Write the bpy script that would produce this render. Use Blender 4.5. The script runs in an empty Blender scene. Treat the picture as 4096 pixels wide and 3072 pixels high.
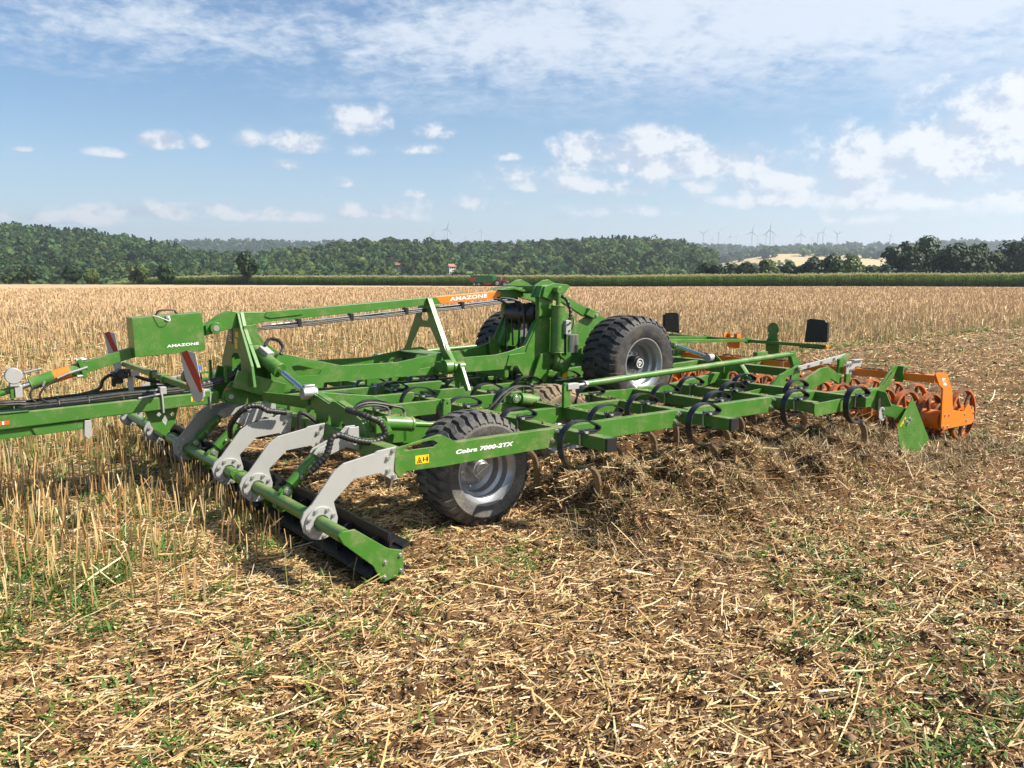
import bpy, bmesh, math, random
import numpy as np
from mathutils import Vector, Matrix
from mathutils.geometry import tessellate_polygon
SC = bpy.context.scene
COL = SC.collection
rad = math.radians
# ------------------------------------------------------------------ camera
cam_d = bpy.data.cameras.new('camera')
cam = bpy.data.objects.new('camera', cam_d); COL.objects.link(cam)
CAM_H = 2.2
cam.location = (0, 0, CAM_H)
cam.rotation_euler = (rad(90 - 7.39), 0, 0)
cam_d.sensor_width = 36.0
cam_d.lens = 36.0 * 3308 / 4096
cam_d.clip_start = 0.1
cam_d.clip_end = 30000
SC.camera = cam
# ------------------------------------------------------------------ exposure
SC.view_settings.view_transform = 'Standard'
SC.view_settings.look = 'None'
SC.view_settings.gamma = 1
SC.view_settings.exposure = 0.93
SC.cycles.use_denoising = True
SC.cycles.max_bounces = 6
SC.cycles.diffuse_bounces = 3
SC.cycles.transparent_max_bounces = 8
SC.cycles.volume_bounces = 0
# ------------------------------------------------------------------ sun
SUN_EL, SUN_AZ = 44.0, 97.0          # azimuth clockwise from +Y
sd = Vector((math.sin(rad(SUN_AZ)) * math.cos(rad(SUN_EL)), math.cos(rad(SUN_AZ)) * math.cos(rad(SUN_EL)), math.sin(rad(SUN_EL))))
sun_d = bpy.data.lights.new('sun', 'SUN')
sun_d.energy = 5.0; sun_d.angle = rad(0.5); sun_d.color = (1.0, 0.935, 0.83)
sun = bpy.data.objects.new('sun', sun_d); COL.objects.link(sun)
sun.rotation_euler = (-sd).to_track_quat('-Z', 'Y').to_euler()
sun.location = sd * 50
# ------------------------------------------------------------------ world
W = bpy.data.worlds.new('World'); SC.world = W; W.use_nodes = True
nt = W.node_tree; nt.nodes.clear()
def nd(t, typ, **kw):
    n = t.nodes.new(typ)
    for k, v in kw.items(): setattr(n, k, v)
    return n
def mth(t, op, a, b=None, c=None, clamp=False):
    n = t.nodes.new('ShaderNodeMath'); n.operation = op; n.use_clamp = clamp
    for i, v in enumerate((a, b, c)):
        if v is None: continue
        if isinstance(v, (int, float)): n.inputs[i].default_value = v
        else: t.links.new(v, n.inputs[i])
    return n.outputs[0]
def smooth(t, x, a, b):
    n = t.nodes.new('ShaderNodeMapRange'); n.interpolation_type = 'SMOOTHSTEP'; n.clamp = True
    t.links.new(x, n.inputs[0]); n.inputs[1].default_value = a; n.inputs[2].default_value = b
    return n.outputs[0]
def noise(t, vec, scale, detail=4, rough=0.55, dist=0.0, dim='3D'):
    n = t.nodes.new('ShaderNodeTexNoise'); n.noise_dimensions = dim
    t.links.new(vec, n.inputs['Vector']); n.inputs['Scale'].default_value = scale
    n.inputs['Detail'].default_value = detail; n.inputs['Roughness'].default_value = rough
    n.inputs['Distortion'].default_value = dist
    return n.outputs[0]
sky = nd(nt, 'ShaderNodeTexSky', sky_type='NISHITA', sun_disc=False)
sky.sun_elevation = rad(SUN_EL); sky.sun_rotation = rad(SUN_AZ)
sky.air_density = 1.0; sky.dust_density = 0.6; sky.ozone_density = 1.4; sky.altitude = 200
tc = nd(nt, 'ShaderNodeTexCoord')
sep = nd(nt, 'ShaderNodeSeparateXYZ'); nt.links.new(tc.outputs['Generated'], sep.inputs[0])
az = mth(nt, 'ARCTAN2', sep.outputs[0], sep.outputs[1])
el = mth(nt, 'ARCSINE', sep.outputs[2])
def comb(x, y, z=0.0):
    n = nd(nt, 'ShaderNodeCombineXYZ')
    for i, v in enumerate((x, y, z)):
        if isinstance(v, (int, float)): n.inputs[i].default_value = v
        else: nt.links.new(v, n.inputs[i])
    return n.outputs[0]
# high thin cloud sheet, flat layer at constant height
elp = mth(nt, 'MAXIMUM', sep.outputs[2], 0.0)
den = mth(nt, 'ADD', elp, 0.20)
px = mth(nt, 'DIVIDE', sep.outputs[0], den); py = mth(nt, 'DIVIDE', sep.outputs[1], den)
pl = comb(px, py)
pl_s = comb(mth(nt, 'MULTIPLY', px, 0.8), mth(nt, 'MULTIPLY', py, 1.5))
n_big = noise(nt, pl_s, 1.0, 3, 0.5, 0.3)
n_mid = noise(nt, pl, 7.5, 6, 0.60, 0.5)
n_fine = noise(nt, pl, 24.0, 5, 0.62, 0.3)
s = mth(nt, 'ADD', mth(nt, 'MULTIPLY', n_big, 0.95), mth(nt, 'ADD', mth(nt, 'MULTIPLY', n_mid, 0.62), mth(nt, 'MULTIPLY', n_fine, 0.42)))
# more cover to the right and in a band around 17-20 degrees up
band = mth(nt, 'SUBTRACT', 1.0, mth(nt, 'MINIMUM', mth(nt, 'ABSOLUTE', mth(nt, 'DIVIDE', mth(nt, 'SUBTRACT', el, 0.265), 0.085)), 1.0))
bias = mth(nt, 'ADD', mth(nt, 'SUBTRACT', mth(nt, 'MULTIPLY', az, 0.30), 0.10), mth(nt, 'MULTIPLY', band, 0.20))
s = mth(nt, 'ADD', s, bias)
high = mth(nt, 'MULTIPLY', smooth(nt, s, 0.79, 1.20), smooth(nt, el, 0.15, 0.25))
high = mth(nt, 'MULTIPLY', high, 0.88)
# cumulus heaps low in the sky
aev = comb(az, mth(nt, 'MULTIPLY', el, 1.25))
nc = noise(nt, aev, 22.0, 7, 0.62, 0.15)
nc2 = noise(nt, aev, 60.0, 4, 0.6, 0.0)
cl = None
CLOUDS = [(780,250,62,46,1.0),(345,302,50,20,.8),(435,302,30,22,.8),(650,303,62,30,.9),(535,298,38,18,.6),(620,353,38,15,.7),(790,318,34,20,.5),
 (945,280,50,20,.7),(905,320,44,16,.7),(245,328,44,12,.7),(40,318,22,9,.8),(900,418,34,12,.7),(1205,467,34,12,.7),(750,394,34,11,.45),
 (1425,300,95,40,1.2),(1255,315,75,42,1.1),(1340,325,150,40,1.0),(1520,345,210,46,1.1),(1350,350,150,34,.8),(1120,375,90,24,.5),(1680,375,200,50,.7),(1940,300,190,70,.75),
 (2130,268,170,55,1.3),(2030,330,240,66,1.0),(1970,425,140,30,1.05),(1900,400,260,55,.8),(2190,400,160,55,.85),(1250,395,170,24,.7),(1650,430,170,22,.65),(300,452,170,22,.75),(560,460,140,20,.75),(465,445,50,20,.8),(130,466,140,20,.7),(800,455,130,24,.6),(1000,440,150,18,.4),(1330,400,140,22,.5),(1900,355,190,30,.7),(2250,180,200,80,.8),(700,420,30,10,.4),(1350,455,160,14,.35),(1800,470,140,14,.35),(1100,338,26,10,.5)]
for (x, y, hw, hh, wgt) in CLOUDS:
    sx, sy = (x / 0.54004 - 2048) / 3308, -(y / 0.54004 - 1536) / 3308
    th = rad(7.39); c_, s_ = math.cos(th), math.sin(th)
    d = Vector((sx, c_ + sy * s_, -s_ + sy * c_)).normalized()
    a0, e0 = math.atan2(d.x, d.y), math.asin(d.z)
    k = 1 / 0.54004 / 3308
    dx = mth(nt, 'DIVIDE', mth(nt, 'SUBTRACT', az, a0), hw * k * 1.15)
    dy = mth(nt, 'DIVIDE', mth(nt, 'SUBTRACT', el, e0), hh * k * 1.15)
    dy = mth(nt, 'MAXIMUM', mth(nt, 'ADD', dy, 0.3), mth(nt, 'MULTIPLY', mth(nt, 'ADD', dy, 0.3), -1.9))
    m_ = mth(nt, 'MULTIPLY', mth(nt, 'SUBTRACT', 1.0, mth(nt, 'SQRT', mth(nt, 'ADD', mth(nt, 'MULTIPLY', dx, dx), mth(nt, 'MULTIPLY', dy, dy)))), wgt)
    cl = m_ if cl is None else mth(nt, 'MAXIMUM', cl, m_)
cl = mth(nt, 'MAXIMUM', cl, -0.6)
cs = mth(nt, 'ADD', cl, mth(nt, 'ADD', mth(nt, 'MULTIPLY', mth(nt, 'SUBTRACT', nc, 0.5), 2.4), mth(nt, 'MULTIPLY', mth(nt, 'SUBTRACT', nc2, 0.5), 0.5)))
cum = smooth(nt, cs, -0.12, 0.62)
cum = mth(nt, 'MULTIPLY', cum, smooth(nt, cl, -0.30, 0.22))
# cloud body tone: noise shifted towards the sun makes lit tops and greyer bellies
aev2 = comb(mth(nt, 'ADD', az, 0.010), mth(nt, 'ADD', mth(nt, 'MULTIPLY', el, 1.25), 0.016))
nc_b = noise(nt, aev2, 22.0, 7, 0.62, 0.15)
tone = smooth(nt, mth(nt, 'ADD', mth(nt, 'SUBTRACT', nc, nc_b), mth(nt, 'MULTIPLY', cs, 0.10)), -0.07, 0.15)
# veil of haze close to the horizon
veil = mth(nt, 'MULTIPLY', mth(nt, 'SUBTRACT', 1.0, smooth(nt, el, -0.02, 0.20)), 0.42)
bg_s = nd(nt, 'ShaderNodeBackground'); bg_s.inputs[1].default_value = 0.075
gm = nd(nt, 'ShaderNodeHueSaturation'); gm.inputs['Saturation'].default_value = 1.24; gm.inputs['Hue'].default_value = 0.500; gm.inputs['Value'].default_value = 1.0
nt.links.new(sky.outputs[0], gm.inputs['Color']); nt.links.new(gm.outputs[0], bg_s.inputs[0])
def cbg(col):
    b = nd(nt, 'ShaderNodeBackground'); b.inputs[0].default_value = (*col, 1); b.inputs[1].default_value = 0.10; return b
bg_v = cbg((2.5, 3.55, 5.2))
bg_h = cbg((4.3, 4.75, 5.3))
mixc = nd(nt, 'ShaderNodeMix', data_type='RGBA')
nt.links.new(tone, mixc.inputs[0]); mixc.inputs[6].default_value = (2.9, 3.45, 4.3, 1); mixc.inputs[7].default_value = (5.2, 5.3, 5.4, 1)
bg_c = nd(nt, 'ShaderNodeBackground'); bg_c.inputs[1].default_value = 0.10; nt.links.new(mixc.outputs[2], bg_c.inputs[0])
def mixs(f, a, b):
    m_ = nd(nt, 'ShaderNodeMixShader'); nt.links.new(f, m_.inputs[0]); nt.links.new(a, m_.inputs[1]); nt.links.new(b, m_.inputs[2]); return m_.outputs[0]
o1 = mixs(veil, bg_s.outputs[0], bg_v.outputs[0])
o2 = mixs(high, o1, bg_h.outputs[0])
o3 = mixs(mth(nt, 'MULTIPLY', cum, 0.9), o2, bg_c.outputs[0])
out = nd(nt, 'ShaderNodeOutputWorld'); nt.links.new(o3, out.inputs[0])

# ------------------------------------------------------------------ materials
def mat(name, base, rough=0.5, metal=0.0, var=0.0, vscale=6.0, dust=None, dust_amt=0.0, dust_scale=9.0, thr=(0.48, 0.78), bump=0.0, bscale=80.0, spec=0.5, top_dust=0.0):
    m = bpy.data.materials.new(name); m.use_nodes = True
    t = m.node_tree; b = t.nodes['Principled BSDF']
    b.inputs['Roughness'].default_value = rough; b.inputs['Metallic'].default_value = metal
    b.inputs['Specular IOR Level'].default_value = spec
    co = nd(t, 'ShaderNodeTexCoord').outputs['Object']
    col = None
    rgb = nd(t, 'ShaderNodeRGB'); rgb.outputs[0].default_value = (*base, 1); col = rgb.outputs[0]
    if var > 0:
        n = noise(t, co, vscale, 4, 0.6)
        h = nd(t, 'ShaderNodeHueSaturation'); t.links.new(col, h.inputs['Color'])
        t.links.new(mth(t, 'ADD', mth(t, 'MULTIPLY', mth(t, 'SUBTRACT', n, 0.5), var * 2), 1.0), h.inputs['Value'])
        col = h.outputs[0]
    if dust:
        n1 = noise(t, co, dust_scale, 6, 0.7); n2 = noise(t, co, 60.0, 3, 0.7)
        f = smooth(t, mth(t, 'ADD', n1, mth(t, 'MULTIPLY', mth(t, 'SUBTRACT', n2, 0.5), 0.5)), *thr)
        f = mth(t, 'MULTIPLY', f, dust_amt)
        if top_dust > 0:
            g = nd(t, 'ShaderNodeNewGeometry'); sp = nd(t, 'ShaderNodeSeparateXYZ'); t.links.new(g.outputs['Normal'], sp.inputs[0])
            up = smooth(t, sp.outputs[2], 0.5, 0.95)
            f = mth(t, 'MINIMUM', mth(t, 'ADD', f, mth(t, 'MULTIPLY', mth(t, 'MULTIPLY', up, top_dust), smooth(t, n1, 0.3, 0.6))), 1.0)
        mx = nd(t, 'ShaderNodeMix', data_type='RGBA'); t.links.new(f, mx.inputs[0]); t.links.new(col, mx.inputs[6]); mx.inputs[7].default_value = (*dust, 1)
        col = mx.outputs[2]
        t.links.new(mth(t, 'ADD', mth(t, 'MULTIPLY', f, 0.5), rough), b.inputs['Roughness'])
    t.links.new(col, b.inputs['Base Color'])
    if bump > 0:
        bn = nd(t, 'ShaderNodeBump'); bn.inputs['Strength'].default_value = bump; bn.inputs['Distance'].default_value = 0.01
        t.links.new(noise(t, co, bscale, 5, 0.6), bn.inputs['Height']); t.links.new(bn.outputs[0], b.inputs['Normal'])
    return m
DUST = (0.30, 0.23, 0.13)
M = {}
M['green'] = mat('green_paint', (0.050, 0.168, 0.019), 0.34, var=0.10, vscale=3.0, dust=DUST, dust_amt=0.42, dust_scale=6.0, thr=(0.46, 0.76), top_dust=0.30, spec=0.5)
M['green_dusty'] = mat('green_paint_dusty', (0.049, 0.160, 0.019), 0.42, var=0.12, vscale=3.0, dust=DUST, dust_amt=0.45, dust_scale=7.0, top_dust=0.4)
M['orange'] = mat('orange_paint', (0.74, 0.185, 0.012), 0.36, var=0.08, vscale=4.0, dust=DUST, dust_amt=0.2, dust_scale=6.0, top_dust=0.2)
M['orange_muddy'] = mat('orange_paint_muddy', (0.50, 0.12, 0.015), 0.5, var=0.15, vscale=4.0, dust=(0.11, 0.068, 0.036), dust_amt=1.0, dust_scale=4.5, thr=(0.36, 0.58))
M['galv'] = mat('galvanised_steel', (0.40, 0.40, 0.38), 0.5, metal=0.25, var=0.10, vscale=9.0, dust=(0.34, 0.28, 0.2), dust_amt=0.22)
M['steel'] = mat('zinc_plated_steel', (0.55, 0.55, 0.52), 0.3, metal=0.8, var=0.1, vscale=20.0, dust=DUST, dust_amt=0.2)
M['chrome'] = mat('chrome_rod', (0.75, 0.76, 0.78), 0.09, metal=1.0)
M['rim'] = mat('silver_wheel_paint', (0.36, 0.37, 0.39), 0.3, metal=0.55, var=0.06, dust=DUST, dust_amt=0.25, dust_scale=7.0)
M['black'] = mat('black_plastic', (0.012, 0.012, 0.013), 0.42, var=0.2, dust=DUST, dust_amt=0.12)
M['spring'] = mat('black_spring_steel', (0.012, 0.013, 0.017), 0.36, var=0.2, dust=(0.22, 0.16, 0.1), dust_amt=0.25, dust_scale=8.0)
M['worn'] = mat('soil_worn_steel', (0.26, 0.19, 0.12), 0.45, metal=0.35, var=0.25, vscale=15.0)
M['rubber'] = mat('tyre_rubber', (0.022, 0.022, 0.023), 0.62, var=0.25, vscale=8.0, dust=(0.16, 0.125, 0.085), dust_amt=0.55, dust_scale=6.0, thr=(0.44, 0.70), bump=0.15, bscale=60)
M['rubber_dusty'] = mat('tyre_rubber_dusty', (0.062, 0.059, 0.054), 0.7, var=0.3, vscale=10.0, dust=(0.215, 0.19, 0.155), dust_amt=0.75, dust_scale=4.0, thr=(0.42, 0.70), bump=0.2, bscale=60)
M['rubber_muddy'] = mat('tyre_rubber_muddy', (0.10, 0.08, 0.058), 0.75, var=0.3, vscale=10.0, dust=(0.27, 0.20, 0.125), dust_amt=1.0, dust_scale=3.0, thr=(0.34, 0.56), bump=0.25, bscale=60)
M['hose'] = mat('hose_rubber', (0.018, 0.017, 0.016), 0.45, var=0.2, dust=DUST, dust_amt=0.25, dust_scale=14)
M['yellow'] = mat('yellow_sticker', (0.80, 0.50, 0.01), 0.4)
M['ink'] = mat('black_ink', (0.01, 0.01, 0.01), 0.5)
M['white'] = mat('white_lettering', (0.80, 0.80, 0.78), 0.4)
M['amber'] = mat('amber_reflector', (0.75, 0.25, 0.01), 0.2)
M['blue'] = mat('blue_cap', (0.03, 0.18, 0.5), 0.35)
M['red_sticker'] = mat('red_sticker', (0.70, 0.10, 0.02), 0.4)
M['mud'] = mat('dried_mud', (0.17, 0.11, 0.06), 0.9, var=0.3, vscale=20, bump=0.5)
M['strawpiece'] = mat('straw', (0.55, 0.40, 0.20), 0.6, var=0.2)
M['plate_dark'] = mat('type_plate', (0.05, 0.04, 0.045), 0.4)
def stripes(name):
    m = bpy.data.materials.new(name); m.use_nodes = True; t = m.node_tree; b = t.nodes['Principled BSDF']
    co = nd(t, 'ShaderNodeTexCoord').outputs['Object']; sp = nd(t, 'ShaderNodeSeparateXYZ'); t.links.new(co, sp.inputs[0])
    v = mth(t, 'ADD', mth(t, 'MULTIPLY', sp.outputs[1], 7.2), mth(t, 'MULTIPLY', sp.outputs[2], -3.3))
    f = mth(t, 'GREATER_THAN', mth(t, 'FRACT', v), 0.5)
    mx = nd(t, 'ShaderNodeMix', data_type='RGBA'); t.links.new(f, mx.inputs[0]); mx.inputs[6].default_value = (0.36, 0.035, 0.015, 1); mx.inputs[7].default_value = (0.42, 0.39, 0.35, 1)
    t.links.new(mx.outputs[2], b.inputs['Base Color']); b.inputs['Roughness'].default_value = 0.35
    return m
M['stripes'] = stripes('red_white_stripes')
def mat_attr(name, rough=0.7, transl=0.0, spec=0.3):
    m = bpy.data.materials.new(name); m.use_nodes = True; t = m.node_tree; b = t.nodes['Principled BSDF']
    a = nd(t, 'ShaderNodeAttribute'); a.attribute_name = 'Col'
    t.links.new(a.outputs['Color'], b.inputs['Base Color']); b.inputs['Roughness'].default_value = rough
    b.inputs['Specular IOR Level'].default_value = spec
    if transl > 0:
        tr = nd(t, 'ShaderNodeBsdfTranslucent'); t.links.new(a.outputs['Color'], tr.inputs[0])
        mx = nd(t, 'ShaderNodeMixShader'); mx.inputs[0].default_value = transl
        t.links.new(b.outputs[0], mx.inputs[1]); t.links.new(tr.outputs[0], mx.inputs[2])
        t.links.new(mx.outputs[0], t.nodes['Material Output'].inputs[0])
    return m
M['leaf'] = mat_attr('foliage', 0.55, 0.25)
M['corn'] = mat_attr('corn_leaf', 0.45, 0.45)
M['forest'] = mat_attr('forest_foliage', 0.7, 0.32, 0.1)
M['straw_attr'] = mat_attr('straw_pieces', 0.5, 0.12, 0.4)
M['soil_attr'] = mat_attr('soil_pieces', 0.95, 0.0, 0.1)
M['bark'] = mat('bark', (0.07, 0.05, 0.035), 0.9, var=0.3, vscale=3)
# ------------------------------------------------------------------ helpers: scene graph
def tag(o, label=None, cat=None, group=None, kind=None):
    if label: o['label'] = label
    if cat: o['category'] = cat
    if group: o['group'] = group
    if kind: o['kind'] = kind
    return o
def empty(name, loc=(0, 0, 0), rz=0.0):
    o = bpy.data.objects.new(name, None); COL.objects.link(o); o.location = loc; o.rotation_euler = (0, 0, rz)
    o.empty_display_size = 0.2
    return o
def np_mesh(name, co, quads, material, colors=None, smooth_=False):
    me = bpy.data.meshes.new(name)
    n, k = quads.shape
    me.vertices.add(len(co)); me.vertices.foreach_set('co', np.ascontiguousarray(co, np.float32).ravel())
    me.loops.add(n * k); me.loops.foreach_set('vertex_index', np.ascontiguousarray(quads, np.int32).ravel())
    me.polygons.add(n); me.polygons.foreach_set('loop_start', np.arange(0, n * k, k, dtype=np.int32))
    if smooth_: me.polygons.foreach_set('use_smooth', np.ones(n, bool))
    me.update(calc_edges=True)
    if colors is not None:
        a = me.attributes.new('Col', 'FLOAT_COLOR', 'POINT')
        c4 = np.ones((len(co), 4), np.float32); c4[:, :3] = colors
        a.data.foreach_set('color', c4.ravel())
    me.materials.append(material)
    o = bpy.data.objects.new(name, me); COL.objects.link(o)
    return o
rng = np.random.default_rng(7)
_H = np.random.default_rng(3).random((512, 512)).astype(np.float32)
def vnoise(x, y):
    xi = np.floor(x).astype(int); yi = np.floor(y).astype(int); fx = x - xi; fy = y - yi
    fx = fx * fx * (3 - 2 * fx); fy = fy * fy * (3 - 2 * fy)
    a = _H[xi & 511, yi & 511]; b = _H[(xi + 1) & 511, yi & 511]; c = _H[xi & 511, (yi + 1) & 511]; d = _H[(xi + 1) & 511, (yi + 1) & 511]
    return (a * (1 - fx) + b * fx) * (1 - fy) + (c * (1 - fx) + d * fx) * fy
def fbm(x, y, f, o=4, g=0.5):
    s = 0; a = 1; t = 0
    for i in range(o):
        s = s + a * vnoise(x * f + 17.3 * i, y * f + 9.1 * i); t += a; a *= g; f *= 2.03
    return s / t
def sst(x, a, b):
    t = np.clip((x - a) / (b - a), 0, 1); return t * t * (3 - 2 * t)
# ------------------------------------------------------------------ machine frame (u rearward, v towards the near side, w up)
RU = np.array([0.7986, 0.6018]); RV = np.array([0.6018, -0.7986])
ORG = RU * 2.7 + RV * (-8.6)
MROT = math.atan2(0.6018, 0.7986)
def uv_of(x, y):
    dx = x - ORG[0]; dy = y - ORG[1]
    return dx * RU[0] + dy * RU[1], dx * RV[0] + dy * RV[1]
def xy_of(u, v):
    return ORG[0] + u * RU[0] + v * RV[0], ORG[1] + u * RU[1] + v * RV[1]
# ------------------------------------------------------------------ terrain
def pxd(x): return (np.asarray(x, float) / 0.54004 - 2048) / 3336.0       # display column -> tan(azimuth)
def pyd(y): return (1107 - np.asarray(y, float) / 0.54004) / 3336.0        # display row -> tan(elevation)
R1X = pxd([-900, -200, 0, 100, 200, 300, 380, 450, 560, 640, 720, 780, 850, 960, 1040, 1120, 1200, 1290, 1380, 1450, 1500, 1550, 1590, 1650, 1800, 2212, 3200])
R1Y = pyd([470, 480, 490, 496, 505, 518, 532, 549, 549, 541, 530, 524, 522, 525, 529, 529, 523, 519, 520, 523, 530, 552, 566, 572, 574, 572, 566])
R2X = pxd([-900, -200, 340, 420, 520, 600, 700, 800, 1000, 1250, 1400, 1600, 1700, 1790, 1850, 1950, 2010, 2060, 2120, 2212, 3200])
R2Y = pyd([520, 520, 523, 521, 520, 522, 523, 526, 527, 520, 522, 534, 534, 530, 528, 531, 527, 521, 522, 523, 518])
RMX = pxd([-900, 1480, 1540, 1580, 1620, 1680, 1790, 1860, 1900, 2212, 3200]); RMY = pyd([600, 590, 573, 565, 558, 549, 549, 553, 556, 560, 560])
EDGE_A = np.array([110., 177.]); EDGE_B = np.array([-11., 232.]); EDGE_C = np.array([-175., 292.])
def edge_y(x):   # far edge of the stubble field
    return np.where(x > -11, 232 + (x + 11) * (177 - 232) / 121.0, 232 + (x + 11) * (292 - 232) / (-164.0))
def terr(x, y):
    x = np.asarray(x, float); y = np.asarray(y, float)
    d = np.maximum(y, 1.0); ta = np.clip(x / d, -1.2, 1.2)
    near = -0.40 * sst(y, 70, 240) * (1 - sst(x, 10, 90))
    # beyond the corn the ground drops into the valley, then climbs to the ridges
    e1 = CAM_H + 950 * np.interp(ta, R1X, R1Y) - 15.0
    em = CAM_H + 1650 * np.interp(ta, RMX, RMY)
    e2 = CAM_H + 2700 * np.interp(ta, R2X, R2Y) - 14.0
    dip = sst(y - edge_y(x), 18, 90)
    z = near * (1 - dip) + (-14.0) * dip
    t1 = sst(d, 430, 950); z = np.where(d > 430, z * (1 - t1) + e1 * t1, z)
    v1 = np.minimum(e1 - 22, em - 14)
    t2 = sst(d, 950, 1180); z = np.where(d > 950, e1 * (1 - t2) + v1 * t2, z)
    t3 = sst(d, 1180, 1650); z = np.where(d > 1180, v1 * (1 - t3) + em * t3, z)
    t4 = sst(d, 1650, 1900); z = np.where(d > 1650, em * (1 - t4) + (np.minimum(em, e2) - 12) * t4, z)
    t5 = sst(d, 1900, 2700); z = np.where(d > 1900, (np.minimum(em, e2) - 12) * (1 - t5) + e2 * t5, z)
    t6 = sst(d, 2700, 4200); z = np.where(d > 2700, e2 * (1 - t6) + (e2 * 0.45 - 10) * t6, z)
    return z
def tilled_mask(u, v):
    vb = -3.65 - 3.4 * (1 - np.exp(-np.maximum(u - 9, 0) / 13.0))      # edge towards the standing stubble on the far side
    wob = 0.35 * (vnoise(u * 0.9, v * 0.9 + 40) - 0.5)
    front = sst(u, -0.30, 0.15)
    side = sst(v + wob, vb - 0.12, vb + 0.12)
    nearpass = sst(v + wob * 1.5, 3.05, 3.7)
    return np.maximum(side * front, nearpass)
def soil_h(x, y, r):
    """cloddy relief of the worked soil, and the gentler stubble ground"""
    u, v = uv_of(x, y)
    tm = tilled_mask(u, v)
    fade = np.clip(1.6 - r / 40.0, 0, 1)
    a = fbm(x, y, 1.1, 3) - 0.5; b = fbm(x + 31, y + 5, 5.0, 4, 0.6) - 0.5; c = fbm(x + 7, y + 77, 19.0, 3, 0.65) - 0.5
    cl = np.maximum(fbm(x + 3, y + 9, 8.5, 3, 0.55) - 0.55, 0)
    h = tm * (0.09 * a + 0.10 * b + 0.05 * c + 0.15 * cl) + (1 - tm) * (0.03 * a + 0.025 * b)
    # soil thrown up between and beside the tines
    work = sst(u, 1.8, 2.4) * (1 - sst(u, 7.2, 8.6)) * sst(v, -3.7, -3.2) * (1 - sst(v, 3.7, 4.5)) * (1 - .75 * sst(u, 6.2, 6.9) * sst(v, 3.0, 3.4))
    ridge = sst(u, 1.95, 2.5) * (1 - sst(u, 5.6, 6.5)) * np.exp(-((np.abs(v) - 3.62) / 0.42) ** 2) * (1.15 - .10 * u)
    h += work * (0.17 + 0.26 * np.maximum(fbm(x + 50, y, 3.1, 4, .6) - 0.36, 0) * 2.0) + ridge * (0.02 + 0.62 * np.maximum(fbm(x, y + 60, 2.1, 5, .62) - .18, 0))
    # pressed flat under the support wheels
    for (uw, vw) in ((1.45, 2.55), (1.45, -2.55), (3.35, 1.4), (3.35, -1.4)):
        q = np.exp(-(((u - uw) / 0.42) ** 2 + ((v - vw) / 0.34) ** 2)); h = h * (1 - 0.9 * q) - 0.02 * q
    h -= 0.10 * np.exp(-(((u - 0.13) / 0.34) ** 2)) * (1 - sst(np.abs(v), 3.3, 3.6))
    return h * fade
def ground_z(x, y):
    r = np.hypot(x, y)
    return terr(x, y) + np.where(r < 64, soil_h(x, y, r), 0)
# ground sheet: polar grid round the viewpoint, fine close by, running to the horizon
half = 44.0
ang = np.concatenate([np.linspace(-half, half, 900), np.linspace(half + 3, 360 - half - 3, 80)])
rads = np.concatenate([np.geomspace(0.9, 46, 620), np.geomspace(47, 420, 90), np.geomspace(430, 7200, 100)])
A, Rr = np.meshgrid(np.radians(ang), rads)
gx = (np.sin(A) * Rr).ravel(); gy = (np.cos(A) * Rr).ravel()
back = gy < 1.0
gz = np.where(back, np.where(Rr.ravel() < 64, soil_h(gx, gy, np.hypot(gx, gy)), 0.0), ground_z(gx, np.maximum(gy, 1.0)))
na, nr = len(ang), len(rads)
idx = np.arange(na * nr).reshape(nr, na); nxt = np.roll(idx, -1, axis=1)
q = np.stack([idx[:-1], idx[1:], nxt[1:], nxt[:-1]], -1).reshape(-1, 4)
# surface colour by what grows or lies there
gu, gv = uv_of(gx, gy); gr = np.hypot(gx, gy)
tm = tilled_mask(gu, gv)
nz = fbm(gx, gy, 3.0, 4, 0.6)[:, None]; nz2 = fbm(gx + 90, gy, 0.22, 3)[:, None]; nz3 = fbm(gx, gy + 33, 14.0, 3)[:, None]
soil = np.array([0.172, 0.098, 0.047]) * (0.55 + 0.9 * nz)
soil = soil * (0.8 + 0.4 * nz2)
moist = (sst(gu, 1.7, 2.3) * (1 - sst(gu, 8, 10)) * sst(gv, -3.9, -3.5) * (1 - sst(gv, 3.9, 4.6)))[:, None]
soil = soil * (1 - 0.42 * moist)
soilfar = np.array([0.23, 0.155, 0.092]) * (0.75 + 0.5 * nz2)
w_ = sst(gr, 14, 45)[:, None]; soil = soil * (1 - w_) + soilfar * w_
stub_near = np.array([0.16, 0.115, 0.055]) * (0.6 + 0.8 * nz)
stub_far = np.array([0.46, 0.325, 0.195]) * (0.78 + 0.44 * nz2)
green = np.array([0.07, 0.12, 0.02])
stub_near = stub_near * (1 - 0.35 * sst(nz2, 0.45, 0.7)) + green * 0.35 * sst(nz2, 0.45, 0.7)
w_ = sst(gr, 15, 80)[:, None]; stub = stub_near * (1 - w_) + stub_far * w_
edge_g = (np.exp(-((gv + 3.65 + 3.4 * (1 - np.exp(-np.maximum(gu - 9, 0) / 13.0)) + 1.0) / 0.9) ** 2) * (gu > 7))[:, None] * sst(nz2, .3, .6)
stub = stub * (1 - .6 * edge_g) + np.array([.13, .19, .045]) * .6 * edge_g
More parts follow.
